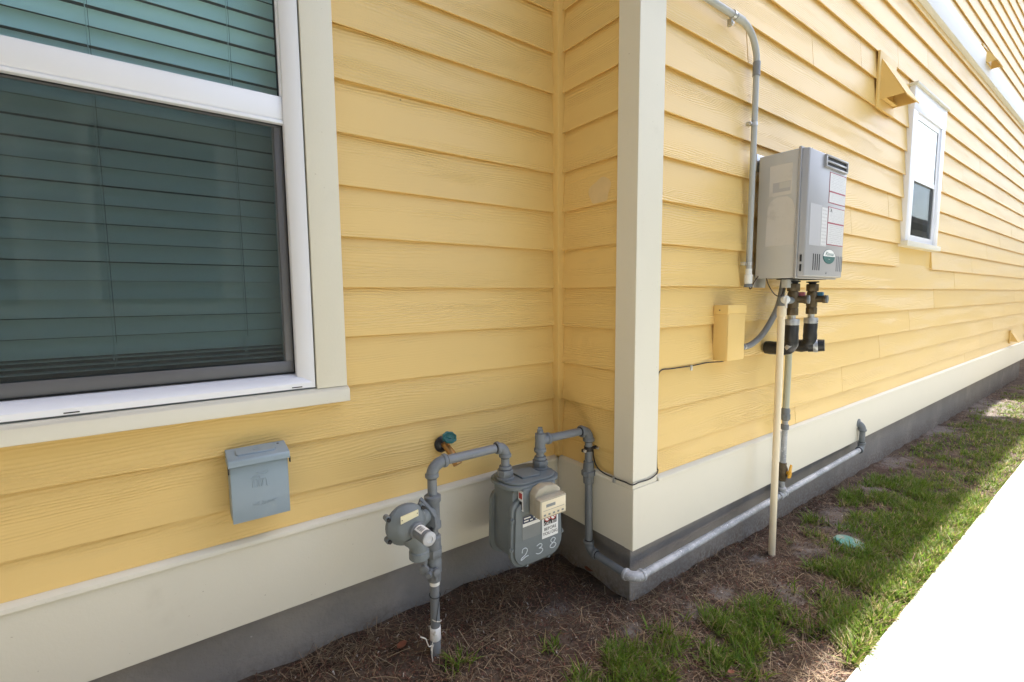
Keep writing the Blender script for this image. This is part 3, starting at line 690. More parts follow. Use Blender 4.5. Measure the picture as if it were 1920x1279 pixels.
# deck plate on top
def deck_outline(k=1.0, n=40):
    out = []
    for i in range(n):
        a = 2*math.pi*i/n; ca, sa = math.cos(a), math.sin(a); p = 3.2
        r = 1/((abs(ca)/.132)**p + (abs(sa)/.100)**p)**(1/p); out.append((MC.x + r*ca*k, MC.y-.0 + r*sa*k))
    return out
deck = part('deck', MB().prism(deck_outline(), 'z', -.416, -.400, .003, 2, .9).prism(deck_outline(.90), 'z', -.401, -.390, .005, 2, .9), 'meter_grey', meter)
part('deck_plate', MB().prism([(MC.x-.048, MC.y-.050), (MC.x+.030, MC.y-.062), (MC.x+.044, MC.y-.045), (MC.x+.048, MC.y+.03), (MC.x-.048, MC.y+.03)], 'z', -.391, -.383, .002, 1), 'meter_grey', deck)
for a in (20, 60, 120, 160, 200, 240, 300, 340):
    r = 1.0; q = (MC.x + .119*math.cos(R(a)), MC.y + .087*math.sin(R(a)))
    hb = MB(); hexnut(hb, (q[0], q[1], -.395), (0, 0, 1), .0065, .010); part('bolt', hb, 'meter_grey', deck)
for x in (MX0, MX1):
    s = MB().lathe((x, PY, -.392), (0, 0, 1), [(0, .033), (.008, .033), (.010, .0285), (.014, .0285)], 22)
    hexnut(s, (x, PY, -.366), (0, 0, 1), .0315, .026, 8); s.lathe((x, PY, -.350), (0, 0, 1), [(0, .026), (.010, .024), (.012, .0185)], 20)
    part('coupling', s, 'fitting_grey', meter)
# index box and its clear cover
IX = MC.x + .004
ib = part('index_housing', MB().box((IX-.088, YF+.03, -.500), (IX+.070, YF-.012, -.408), .006), 'meter_grey', meter)
cov = MB(); pc = [(IX-.064, -.506), (IX+.062, -.506), (IX+.062, -.420), (IX+.040, -.402), (IX-.010, -.394), (IX-.045, -.402), (IX-.064, -.420)]
cov.prism(pc, 'y', YF-.012, YF-.052, .006, 2, .3)
pf = [(IX-.066, -.506), (IX+.064, -.506), (IX+.064, -.432), (IX-.066, -.432)]
cov.prism(pf, 'y', YF-.045, YF-.082, .005, 2, .9)
cv = part('index_cover', cov, 'index_cover', meter)
ff = part('index_face', MB().box((IX-.060, YF-.0822, -.500), (IX+.058, YF-.0838, -.438), .0006), 'index_face', cv)
part('counter', MB().box((IX-.038, YF-.0838, -.462), (IX+.006, YF-.0848, -.451)), 'label_grey', cv)
part('index_line', MB().box((IX-.052, YF-.0838, -.474), (IX+.052, YF-.0844, -.4725)), 'label_grey', cv)
for i in range(5): part('index_mark', MB().box((IX-.050+.022*i, YF-.0838, -.494), (IX-.040+.022*i, YF-.0844, -.487)), 'label_grey', cv)
sd = part('side_tag', MB().box((IX-.0895, YF+.022, -.492), (IX-.0880, YF-.008, -.416)), 'label_white', meter)
part('red_mark', MB().box((IX-.0905, YF+.016, -.446), (IX-.0896, YF-.004, -.424)), 'ink_red', sd)
part('dark_mark', MB().box((IX-.0905, YF+.018, -.486), (IX-.0896, YF-.003, -.456)), 'ink_black', sd)
# name plate, safety sticker, chalk number
pl = part('name_plate', MB().prism([(MC.x-.085, -.610), (MC.x+.005, -.610), (MC.x+.005, -.515), (MC.x-.085, -.515)], 'y', YF-.0004, YF-.0022, .0012, 1), 'label_grey', meter)
part('navy_panel', MB().box((MC.x-.082, YF-.0022, -.545), (MC.x+.002, YF-.0030, -.518)), 'label_navy', pl)
part('white_panel', MB().box((MC.x-.082, YF-.0022, -.558), (MC.x+.002, YF-.0030, -.5455)), 'label_white', pl)
for i, (x0, x1, z) in enumerate(((-.076, -.045, -.525), (-.076, -.055, -.536), (-.030, -.005, -.530), (-.048, -.034, -.537), (-.020, -.006, -.540))):
    part('print_line', MB().box((MC.x+x0, YF-.0030, z-.003), (MC.x+x1, YF-.0034, z+.002)), 'label_white', pl)
sx0, sx1, sz0, sz1 = MC.x+.014, MC.x+.096, -.636, -.512
st = part('warning_sticker', MB().box((sx0, YF-.0004, sz0), (sx1, YF-.0016, sz1)), 'label_white', meter)
part('black_panel', MB().box((sx0+.008, YF-.0016, sz0+.052), (sx1-.008, YF-.0022, sz1-.006)), 'ink_black', st)
for cx in (sx0+.026, sx1-.026):
    part('ban_sign', MB().lathe((cx, YF-.0022, sz0+.082), (0, -1, 0), [(0, .0155), (.0006, .0155)], 22), 'label_white', st)
    ring = MB(); vs = []; n = 24
    for r in (.0155, .0115):
        for i in range(n): vs.append((cx + r*math.cos(2*math.pi*i/n), YF-.0031, sz0+.082 + r*math.sin(2*math.pi*i/n)))
    ring.add(vs, [(i, (i+1) % n, n+(i+1) % n, n+i) for i in range(n)])
    ring.add([(cx-.011, YF-.0031, sz0+.0905), (cx-.0085, YF-.0031, sz0+.093), (cx+.011, YF-.0031, sz0+.0735), (cx+.0085, YF-.0031, sz0+.071)], [(0, 1, 2, 3)])
    part('ban_ring', ring, 'ink_red', st)
part('white_mark', MB().box((sx0+.016, YF-.0022, sz1-.016), (sx0+.030, YF-.0028, sz1-.010)).box((sx1-.030, YF-.0022, sz1-.016), (sx1-.016, YF-.0028, sz1-.010)), 'label_white', st)
cxm = (sx0+sx1)/2
text_part('lettering', 'CALL 811', .0155, 'label_white', st, face_y(cxm, YF-.0026, sz0+.0585))
text_part('lettering', 'BEFORE', .0185, 'ink_black', st, face_y(cxm, YF-.0022, sz0+.036))
text_part('lettering', 'YOU DIG', .0185, 'ink_black', st, face_y(cxm, YF-.0022, sz0+.017))
def chalk_stroke(pts, x, z, s):
    P = spline([(x+px*s, YF-.0012, z+pz*s) for px, pz in pts], 7)
    part('chalk_digit', MB().tube(P, .0016, 6), 'chalk', meter)
chalk_stroke([(-.4, .55), (-.3, .95), (.1, 1.0), (.35, .7), (.1, .25), (-.45, -.05), (-.55, -.25), (-.25, -.2), (.1, -.05), (.5, .0)], MC.x-.072, -.678, .034)
chalk_stroke([(-.4, .85), (0, 1.0), (.35, .85), (.3, .6), (-.05, .5), (.3, .4), (.5, .15), (.25, -.1), (-.15, -.15), (-.5, 0)], MC.x+.000, -.684, .034)
chalk_stroke([(.35, .8), (.05, 1.0), (-.3, .8), (-.2, .55), (.2, .4), (.4, .15), (.1, -.1), (-.35, .0), (-.35, .25), (.1, .5), (.35, .8)], MC.x+.070, -.684, .038)

# ---------------------------------------------------------------- gas outlet line: over, down, round the corner and along the wall
OX, OY = -.034, PY+.004
out = thing('gas_outlet_pipe', (OX, OY, -.86), 'grey gas outlet pipe bending down from the meter and along the return wall', 'pipe')
TZ = -.272
part('pipe', MB().tube([(MX1, PY, MZT+.04), (MX1, PY, TZ-.03)], PR*.98, 20), 'pipe_grey', out)
t = MB().tube([(MX1, PY, TZ-.045), (MX1, PY, TZ+.028)], [.0215, .0215], 20); collar(t, (MX1, PY, TZ-.040), (0, 0, 1), .0255, .016)
t.tube(arc((MX1, PY, TZ), (MX1, PY, TZ-.02), (MX1+.022, PY, TZ), 4) + [Vector((MX1+.042, PY, TZ))], .0205, 18); collar(t, (MX1+.042, PY, TZ), (1, 0, 0), .0245, .016)
part('tee', t, 'fitting_grey', out)
t = MB().lathe((MX1, PY, TZ+.024), (0, 0, 1), [(0, .0175), (.006, .0175), (.008, .013), (.020, .013)], 16); hexnut(t, (MX1, PY, TZ+.048), (0, 0, 1), .0125, .012, 4)
part('plug', t, 'fitting_grey', out)
part('pipe', MB().tube([(MX1+.04, PY, TZ), (OX-.042, OY, TZ-.006)], PR, 20), 'pipe_grey', out)
part('thread_band', MB().lathe((MX1+.053, PY, TZ), (1, 0, 0), [(-.002, .0176), (.002, .0176)], 18), 'gasket_black', out)
elbow(out, (OX-.045, OY, TZ-.006), (OX, OY, TZ-.006), (OX, OY, TZ-.051), .0222)
part('pipe', MB().tube([(OX, OY, TZ-.05), (OX+.003, OY-.002, -.81)], PR*1.04, 20), 'pipe_grey', out)
t = MB(); hexnut(t, (OX+.001, OY, -.478), (0, 0, 1), .0325, .024, 8); t.lathe((OX+.001, OY, -.478), (0, 0, 1), [(-.050, .0185), (-.046, .0235), (-.012, .025), (.012, .026), (.052, .0235), (.056, .0185)], 20)
part('union', t, 'fitting_grey', out)
BZ = -.845; bx = OX+.003; by = OY-.002
elbow(out, (bx, by, BZ+.042), (bx, by, BZ), (bx, by-.042, BZ), .0205)
CPY = -.508; cz0 = -.852
part('pipe', MB().tube([(bx, by-.04, BZ), (bx, CPY+.05, cz0)], PR, 20), 'pipe_grey', out)
elbow(out, (bx, CPY+.044, cz0), (bx, CPY, cz0), (bx+.048, CPY, cz0+.001), .0215, 'galvanised')
line = thing('galvanised_gas_line', (.0, CPY, cz0), 'galvanised gas line running low along the grey foundation of the long wall', 'pipe')
part('pipe', MB().tube([(bx+.046, CPY, cz0+.001), (1.225, CPY, -.828)], PR, 20), 'galvanised', line)
part('pipe', MB().tube([(1.285, CPY, -.827), (2.44, CPY, -.806)], PR, 20), 'galvanised', line)
t = MB().tube([(1.222, CPY, -.828), (1.288, CPY, -.8265)], .0215, 18); collar(t, (1.225, CPY, -.828), (1, 0, 0), .0245, .014); collar(t, (1.285, CPY, -.827), (1, 0, 0), .0245, .014)
t.tube([(1.255, CPY, -.828), (1.255, CPY, -.790)], .0205, 18); collar(t, (1.255, CPY, -.790), (0, 0, 1), .0245, .014)
part('tee', t, 'galvanised', line)
elbow(line, (2.44, CPY, -.806), (2.482, CPY, -.806), (2.482, CPY, -.764), .0215, 'fitting_grey')
part('pipe', MB().tube([(2.482, CPY, -.77), (2.482, CPY, -.66)], PR*1.08, 18), 'fitting_grey', line)
elbow(line, (2.482, CPY, -.665), (2.482, CPY, -.622), (2.482, CPY+.035, -.622), .0215, 'fitting_grey')
part('flange', MB().lathe((2.482, CY-.013, -.622), (0, -1, 0), [(0, .034), (.006, .034), (.010, .026)], 18), 'fitting_grey', line)
# branch rising to the heater
GX = 1.262
br = thing('gas_branch_pipe', (GX, CPY, -.79), 'thin vertical gas branch behind the cream drain pipe with yellow shut-off valve', 'pipe')
part('pipe', MB().tube([(1.255, CPY, -.79), (1.255, CPY, -.73)], .0145, 16), 'galvanised', br)
t = MB(); hexnut(t, (1.255, CPY, -.735), (0, 0, 1), .0205, .018); t.lathe((1.255, CPY, -.69), (0, 0, 1), [(-.045, .018), (-.03, .022), (-.01, .026), (.02, .026), (.035, .020), (.05, .017)], 16); hexnut(t, (1.255, CPY, -.645), (0, 0, 1), .0195, .016)
part('valve_body', t, 'old_brass', br)
part('valve_handle', MB().prism([(1.236, -.715), (1.262, -.720), (1.275, -.700), (1.272, -.668), (1.278, -.648), (1.262, -.640), (1.250, -.660), (1.238, -.690)], 'y', CPY-.034, CPY-.042, .002, 1).lathe((1.255, CPY-.02, -.69), (0, -1, 0), [(0, .010), (.024, .010)], 12), 'plastic_yellow', br)
part('pipe', MB().tube([(1.255, CPY, -.65), (1.258, CPY, -.33)], .0150, 16), 'galvanised', br)
t = MB(); collar(t, (1.257, CPY, -.430), (0, 0, 1), .0205, .03); hexnut(t, (1.258, CPY, -.370), (0, 0, 1), .0265, .030, 8); t.lathe((1.258, CPY, -.352), (0, 0, 1), [(-.04, .02), (.02, .023), (.032, .018)], 16)
part('union', t, 'fitting_grey', br)
part('pipe', MB().tube([(1.258, CPY, -.36), (GX+.006, CPY, .30), (GX+.0, CPY-.02, .40)], .0170, 16), 'pipe_olive', br)

# black wire from a clamp on the outlet pipe round the corner post
wire = thing('ground_wire', (0, -.4, -.45), 'thin black wire looping from the pipe clamp round the cream corner post', 'cable')
part('cable', MB().tube(spline([(OX+.022, OY-.006, -.372), (OX+.020, OY-.012, -.405), (OX+.010, OY-.040, -.437), (-.0165, -.315, -.459), (-.0165, -.385, -.463), (-.0165, -.44, -.462), (-.018, -.479, -.461), (.02, -.4815, -.459), (.09, -.4815, -.461), (.135, -.4815, -.450), (.151, -.478, -.436), (.1525, -.470, -.41), (.1525, -.466, -.2), (.1525, -.466, -.05), (.17, -.468, -.004), (.25, -.470, -.003), (.40, -.470, -.004), (.52, -.472, .000), (.60, -.498, .001), (.64, -.505, .0145)], 6), .0028, 8), 'black_cable', wire)
for x, y, z, n in ((-.0135, -.378, -.465, 'x'), (.385, -.4725, -.008, 'y')):
    m = MB()
    if n == 'x': m.box((x-.006, y-.006, z-.020), (x+.001, y+.006, z+.006), .001)
    else: m.box((x-.007, y-.004, z-.016), (x+.007, y+.002, z+.008), .001)
    part('cable_clip', m, 'clamp_metal', wire)
cl = thing('ground_clamp', (OX, OY, -.365), 'small black grounding clamp on the upright outlet pipe', 'clamp')
part('jaw', MB().box((OX-.046, OY-.012, -.372), (OX+.046, OY+.0, -.358), .003).lathe((OX, OY, -.365), (0, 0, 1), [(-.010, .0205), (.010, .0205)], 18), 'black_cable', cl)
for dx in (-.040, .040): part('screw', MB().lathe((OX+dx, OY-.012, -.365), (0, -1, 0), [(0, .007), (.010, .007), (.011, .004)], 10), 'clamp_metal', cl)

# ---------------------------------------------------------------- hose tap
hb0 = Vector((-.640, 0, -.288))
tap = thing('hose_tap', (hb0.x, hb0.y, hb0.z-.06), 'brass hose tap with round teal handwheel on the yellow wall', 'tap')
part('wall_flange', MB().lathe((hb0.x, .003, hb0.z), (0, -1, 0), [(0, .034), (.006, .034), (.012, .026), (.018, .014)], 24), 'black_rubber', tap)
part('body', MB().tube([(hb0.x, -.01, hb0.z), (hb0.x, -.045, hb0.z)], .012, 14).tube([(hb0.x, -.030, hb0.z+.004), (hb0.x+.010, -.072, hb0.z-.028), (hb0.x+.016, -.088, hb0.z-.050)], [.014, .0155, .0155], 14).lathe((hb0.x+.016, -.088, hb0.z-.050), (.15, -.45, -.7), [(0, .019), (.016, .019), (.018, .017)], 8, False), 'brass', tap)
part('stem', MB().tube([(hb0.x, -.036, hb0.z), (hb0.x-.0, -.064, hb0.z+.040)], .007, 10), 'brass', tap)
hw = Vector((hb0.x, -.066, hb0.z+.044)); hd = Vector((-.10, -.58, .80)).normalized()
U = Vector((1, 0, 0)); U = (U-hd*U.dot(hd)).normalized(); V = hd.cross(U)
wheel = MB().tube([hw + (U*math.cos(a)+V*math.sin(a))*(.0245+.0014*math.cos(8*a)) for a in [i*2*math.pi/40 for i in range(41)]], .0052, 8, False)
wheel.lathe(hw, hd, [(-.003, .008), (-.002, .021), (.001, .021), (.002, .009), (.006, .008), (.007, .004)], 20)
part('handwheel', wheel, 'teal_metal', tap)

# ---------------------------------------------------------------- grey metal wall box
bx0, bx1, bz0, bz1, byf = -1.403, -1.232, -.374, -.172, -.082
box = thing('meter_socket_box', (-1.32, 0, bz0), 'small grey metal electrical box with embossed emblem below the window', 'electrical box')
part('back_box', MB().box((bx0+.004, -.002, bz0+.010), (bx1-.004, byf+.012, bz1-.006), .001), 'box_grey', box)
fcv = part('front_cover', MB().prism([(bx0+.005, bz0), (bx1-.005, bz0), (bx1-.005, bz1-.024), (bx0+.005, bz1-.024)], 'y', byf, byf+.011, .0015, 2), 'box_grey', box)
hood = MB().prism([(-.002, bz1+.014), (byf-.010, bz1+.001), (byf-.013, bz1-.004), (byf-.013, bz1-.020), (byf-.0115, bz1-.020), (byf-.0115, bz1-.008), (-.002, bz1+.006)], 'x', bx0, bx1, .0008, 1)
hood.box((bx0, -.002, bz1-.022), (bx0+.0015, byf-.011, bz1-.001)).box((bx1-.0015, -.002, bz1-.022), (bx1, byf-.011, bz1-.001))
hd_ = part('rain_hood', hood, 'box_grey', box)
zt = lambda y: bz1+.014 + (y+.002)/(byf-.008)*(-.013)
ep = MB(); e = [(bx0+.030, -.066), (bx1-.040, -.066), (bx1-.034, -.058), (bx1-.034, -.030), (bx1-.046, -.012), (bx0+.040, -.012), (bx0+.026, -.030), (bx0+.024, -.058)]
n = len(e); vs = [(x, y, zt(y)+h) for h in (-.002, .0045) for x, y in e]
ep.bevelled(vs, [tuple(range(n))[::-1], tuple(range(n, 2*n))] + [(i, (i+1) % n, n+(i+1) % n, n+i) for i in range(n)], .0015, 1)
pz = part('raised_panel', ep, 'box_grey', hd_)
part('knockout', MB().lathe((-1.322, -.040, zt(-.040)+.0045), (0, -.15, 1), [(0, .008), (.0012, .008), (.0012, .006), (.0006, .005)], 16), 'box_grey', hd_)
part('screw', MB().lathe((bx1-.022, -.020, zt(-.020)), (0, -.15, 1), [(0, .004), (.002, .003)], 10), 'fitting_grey', hd_)
part('latch', MB().box((bx1-.001, byf+.002, bz1-.036), (bx1+.002, byf-.010, bz1-.018)), 'dark_slot', box)
part('latch', MB().box((bx0-.001, byf+.002, bz1-.042), (bx0+.0025, byf-.006, bz1-.022)), 'dark_slot', box)
# embossed emblem: arches under a curved plume, with a word below
em = MB(); ec = Vector((-1.317, byf-.0004, -.260))
def stroke(pts, r=.0014): em.tube(spline([(ec.x+a, ec.y, ec.z+b) for a, b in pts], 6), r, 6)
stroke([(-.022, -.010), (-.022, .010), (-.016, .018), (-.009, .011), (-.009, -.010)]); stroke([(-.016, -.010), (-.016, .008)], .001)
stroke([(-.004, -.010), (-.004, .014)]); stroke([(.002, -.010), (.002, .014)])
stroke([(.006, -.008), (.006, .008), (.011, .014), (.016, .008), (.017, -.010), (.022, -.010)])
stroke([(-.026, .018), (-.016, .026), (-.004, .024), (-.001, .014)]); stroke([(-.012, .036), (.0, .030), (.012, .028), (.022, .032)]); stroke([(.004, .036), (.014, .036), (.022, .040)], .001)
part('emblem', em, 'box_grey', fcv)
text_part('embossed_word', 'MILBANK', .0155, 'box_grey', fcv, face_y(-1.308, byf-.0006, -.3255), 1.05, .0012)

# ---------------------------------------------------------------- conduit on the long wall
cy = CY-.030
con = thing('electrical_conduit', (.82, cy, .35), 'grey electrical conduit running along the top then down left of the heater', 'conduit')
part('pipe', MB().tube([(.20, cy, 1.560), (.640, cy, 1.562)], .0140, 16), 'conduit_grey', con)
part('bend', MB().tube([Vector((.63, cy, 1.562))] + arc((.818, cy, 1.562), (.668, cy, 1.562), (.818, cy, 1.412), 14), .0142, 16), 'conduit_grey', con)
part('coupling', MB().lathe((.648, cy, 1.562), (1, 0, 0), [(-.03, .0165), (.03, .0165)], 16), 'conduit_grey', con)
part('coupling', MB().lathe((.818, cy, 1.388), (0, 0, 1), [(-.032, .0172), (.032, .0172)], 16), 'conduit_dark', con)
part('pipe', MB().tube([(.818, cy, 1.40), (.817, cy, .43)], .0136, 16), 'conduit_grey', con)
part('connector', MB().lathe((.817, cy, .415), (0, 0, 1), [(-.045, .0145), (-.040, .019), (.0, .019), (.003, .0155), (.03, .0155)], 14), 'plastic_white', con)
part('locknut', MB().lathe((.817, cy, .362), (0, 0, 1), [(-.008, .020), (.004, .020), (.008, .016)], 12), 'fitting_grey', con)
def clampc(x, z, vert):
    m = MB()
    if vert: m.lathe((x, cy, z), (0, 0, 1), [(-.008, .0158), (.008, .0158)], 14); m.box((x-.036, cy+.003, z-.008), (x-.010, cy+.024, z+.008), .001); m.lathe((x-.030, cy+.003, z), (0, -1, 0), [(0, .006), (.006, .005)], 8)
    else: m.lathe((x, cy, z), (1, 0, 0), [(-.010, .0175), (.010, .0175)], 14); m.box((x-.008, cy+.003, z-.042), (x+.008, cy+.024, z-.012), .001); m.lathe((x, cy+.003, z-.034), (0, -1, 0), [(0, .006), (.006, .005)], 8)
    part('strap', m, 'clamp_metal', con)
clampc(.600, 1.562, False); clampc(.817, 1.135, True); clampc(.817, .470, True)
part('junction_fitting', MB().box((.165, cy-.02, 1.53), (.205, CY, 1.62), .004), 'conduit_grey', con)

# ---------------------------------------------------------------- yellow painted junction box
jb = thing('junction_box', (.66, CY, 0), 'narrow yellow painted junction box on the long wall left of the heater', 'electrical box')
jx0, jx1, jf = .578, .735, CY-.062
part('case', MB().box((jx0, CY+.006, .006), (jx1, jf, .262), .002), 'trim_yellow', jb)
part('lid', MB().box((jx0-.004, CY+.004, .228), (jx1+.005, jf-.006, .2705), .0025), 'trim_yellow', jb)
part('cover', MB().box((jx0+.003, jf-.004, .006), (jx1-.003, jf-.0005, .2275), .0012), 'trim_yellow', jb)
part('screw', MB().lathe((jx0-.004, CY-.026, .245), (-1, 0, 0), [(0, .0035), (.002, .003)], 8), 'old_brass', jb)
wh = thing('flexible_conduit', (.74, CY-.03, .05), 'curved grey flexible conduit between yellow box and heater pipes', 'conduit')
part('hose', MB().tube(spline([(.735, CY-.030, .058), (.80, CY-.028, .056), (.87, CY-.030, .064), (.95, CY-.040, .105), (1.01, CY-.055, .175), (1.05, CY-.075, .27), (1.06, CY-.09, .395)], 8), .0150, 12), 'conduit_dark', wh)
part('strap', MB().lathe((.80, CY-.028, .057), (1, 0, 0), [(-.006, .0165), (.006, .0165)], 12).box((.794, CY-.024, .072), (.806, CY, .100), .001), 'clamp_metal', wh)

# ================================================================ water heater
hx0, hx1, hz0, hz1, hyb, hyf = .889, 1.345, .398, .992, CY-.026, -.672
heat = thing('water_heater', (1.1, -.6, hz0), 'grey outdoor tankless water heater hung on the long yellow wall', 'water heater')
hc = part('case', MB().box((hx0, hyb, hz0), (hx1, hyf, hz1), .003), 'heater_case', heat)
FY = -.715
fr_ = MB().prism([(hx0-.006, hz0-.006), (hx1+.006, hz0-.006), (hx1+.006, hz1+.006), (hx0-.006, hz1+.006)], 'y', hyf-.001, hyf-.014, .002, 1)
fr_.bevelled([(hx0, hyf-.013, hz0), (hx1, hyf-.013, hz0), (hx1, hyf-.013, hz1), (hx0, hyf-.013, hz1), (hx0+.012, FY, hz0+.004), (hx1-.006, FY, hz0+.004), (hx1-.006, FY, hz1-.004), (hx0+.012, FY, hz1-.004)],
             [(0, 1, 2, 3), (7, 6, 5, 4), (0, 4, 5, 1), (1, 5, 6, 2), (2, 6, 7, 3), (3, 7, 4, 0)], .006, 3, .2)
hf = part('front_cover', fr_, 'heater_front', heat)
for x in (hx0+.08, hx0+.24, hx1-.06): part('screw', MB().lathe((x, FY+.02, hz1+.006), (0, 0, 1), [(0, .004), (.002, .003)], 8), 'fitting_grey', hf)
part('screw', MB().lathe((1.14, FY-.001, hz0+.022), (0, -1, 0), [(0, .005), (.002, .004)], 8), 'fitting_grey', hf)
# exhaust outlet
ox0, ox1, oz0, oz1 = 1.060, 1.325, .925, .982
ov = MB()
for a, b in (((ox0, FY+.002, oz0), (ox1, FY-.010, oz0+.007)), ((ox0, FY+.002, oz1-.007), (ox1, FY-.010, oz1)), ((ox0, FY+.002, oz0+.0075), (ox0+.012, FY-.010, oz1-.0075)), ((ox1-.010, FY+.002, oz0+.0075), (ox1, FY-.010, oz1-.0075)), ((ox0+.0125, FY+.002, (oz0+oz1)/2-.004), (ox1-.0105, FY-.008, (oz0+oz1)/2+.004))): ov.box(a, b, .001)
ou = part('exhaust_outlet', ov, 'heater_front', hf)
part('slot', MB().box((ox0+.0125, FY-.0005, oz0+.0075), (ox1-.0105, FY-.0022, oz1-.0075)), 'dark_slot', hf)
for i in range(4):
    part('intake_slot', MB().box((.985+i*.023, FY-.0002, .432), (.993+i*.023, FY-.0012, .510)), 'dark_slot', hf)
for i in range(4):
    part('intake_slot', MB().box((1.262+i*.022, FY-.0002, .432), (1.269+i*.022, FY-.0012, .510)), 'conduit_dark', hf)
for z in (.425, .470):
    part('edge_slot', MB().prism([(hx0+.0002, z), (hx0+.0002, z+.032), (hx0+.0085, z+.032), (hx0+.0085, z)], 'y', FY+.012, FY+.018), 'dark_slot', hf)
# stickers with maroon borders
zb = (.910, .818, .763, .745, .667, .560); px0, px1 = 1.130, 1.330
for i, (za, zc) in enumerate(((.910, .818), (.818, .763), (.745, .667), (.667, .560))):
    bo = part('sticker', MB().box((px0, FY-.0002, zc), (px1, FY-.0010, za)), 'ink_maroon', hf)
    part('paper', MB().box((px0+.003, FY-.0010, zc+.0035), (px1-.003, FY-.0016, za-.0035)), 'paper', bo)
part('pale_panel', MB().box((.930, FY-.0002, .548), (1.055, FY-.0010, .742)), 'heater_patch_pale', hf)
part('pale_panel', MB().box((1.058, FY-.0002, .550), (1.124, FY-.0010, .735)), 'paper', hf)
text_part('pictogram', '! A', .026, 'ink_black', hf, face_y(1.158, FY-.0018, .728))
# oval badge, upper half white, lower half dark green
def half(mat, a0, a1, nm, yy, rx=.068, rz=.034):
    n = 20; pts = [(1.168 + rx*math.cos(R(a0+(a1-a0)*i/n)), .503 + rz*math.sin(R(a0+(a1-a0)*i/n))) for i in range(n+1)]
    return part(nm, MB().prism(pts, 'y', yy, yy-.0012), mat, hf)
part('badge_ring', MB().prism([(1.168 + .071*math.cos(2*math.pi*i/32), .503 + .0362*math.sin(2*math.pi*i/32)) for i in range(32)], 'y', FY-.0002, FY-.001), 'ink_green', hf)
half('label_white', 0, 180, 'badge_top', FY-.001); half('ink_green', 180, 360, 'badge_bottom', FY-.001)
text_part('badge_lettering', 'Rinnai', .026, 'ink_green', hf, face_y(1.168, FY-.0024, .515), 1.55, .0003, .35)
text_part('badge_lettering', '~', .016, 'label_white', hf, face_y(1.168, FY-.0024, .490), 2.2)
# faded sticker marks on the side
part('faded_sticker', MB().box((hx0-.0003, -.545, .790), (hx0-.0011, -.648, .935)), 'heater_patch', hc)
part('faded_sticker', MB().prism([(-.536, .552), (-.668, .552), (-.668, .720), (-.655, .760), (-.630, .782), (-.580, .782), (-.552, .765), (-.540, .730)], 'x', hx0-.0003, hx0-.0013), 'heater_patch', hc)
part('side_recess', MB().box((hx0-.0012, -.562, .806), (hx0-.0019, -.642, .852)), 'heater_patch_pale', hc)
part('side_recess', MB().box((hx0-.0020, -.592, .822), (hx0-.0024, -.640, .850)), 'heater_case', hc)
part('hanger', MB().box((hx0+.004, CY-.004, hz1-.06), (hx0+.11, CY-.010, hz1+.022), .001).box((hx0+.03, CY-.010, hz1-.02), (hx0+.06, hyb, hz1-.005)), 'clamp_metal', heat)
part('hanger', MB().box((hx0+.02, CY-.004, hz0-.045), (hx0+.14, CY-.012, hz0+.02), .001), 'clamp_metal', heat)
part('underside_plate', MB().box((hx0+.11, -.655, hz0-.006), (hx1-.03, -.545, hz0-.0005), .001), 'dark_slot', heat)
part('power_wire', MB().tube(spline([(.822, cy, .360), (.828, cy-.008, .345), (.85, cy-.010, .375), (.888, cy-.012, .408)], 6), .0027, 8), 'brown_cable', heat)
part('power_wire', MB().tube(spline([(.905, -.54, .400), (.915, -.55, .36), (.945, -.565, .318), (.985, -.575, .308), (1.01, -.575, .335), (1.012, -.575, .395)], 6), .0026, 8), 'brown_cable', heat)
part('wire_box', MB().box((1.0, -.60, .350), (1.115, -.57, .397), .001), 'heater_case', heat)

# ---------------------------------------------------------------- isolation valves and insulated pipes
VY = -.600
def valve_col(x, nm, label, accent):
    t = thing(nm, (x, VY, .05), label, 'valve')
    m = MB().lathe((x, VY, .385), (0, 0, -1), [(0, .030), (.006, .030), (.008, .018), (.020, .018)], 16); part('flange', m, 'dark_slot', t)
    m = MB(); hexnut(m, (x, VY, .352), (0, 0, 1), .031, .038, 8); m.lathe((x, VY, .30), (0, 0, 1), [(-.06, .022), (-.045, .026), (.0, .0265), (.02, .026), (.035, .021)], 16); hexnut(m, (x, VY, .228), (0, 0, 1), .028, .036, 8)
    part('body', m, 'old_brass', t)
    m = MB().tube([(x, VY, .292), (x+.012, VY-.060, .290)], .0185, 14); hexnut(m, (x+.011, VY-.055, .290), (.2, -1, 0), .0215, .016, 8); part('drain_port', m, 'old_brass', t)
    m = MB().lathe((x+.0125, VY-.0635, .290), (.2, -1, 0), [(0, .021), (.008, .021), (.010, .014), (.008, .010)], 16); part('port_cap', m, 'fitting_grey', t)
    part('lever', MB().box((x+.002, VY-.050, .306), (x+.022, VY-.018, .328), .003), accent, t)
    part('pipe', MB().tube([(x, VY, .215), (x, VY, .17)], .0165, 14), 'clamp_metal', t)
    return t
def tape(mb, p, d, r, w): mb.lathe(p, d, [(-w/2, r*.97), (-w/4, r), (w/3, r*1.01), (w/2, r*.96)], 14)
v1x, v2x = 1.068, 1.290
c1 = valve_col(v1x, 'isolation_valve', 'tarnished brass valve with red lever under the heater, above black insulation', 'plastic_red')
c2 = valve_col(v2x, 'isolation_valve', 'tarnished brass valve with blue lever under the heater, farther from the drain pipe', 'plastic_blue')
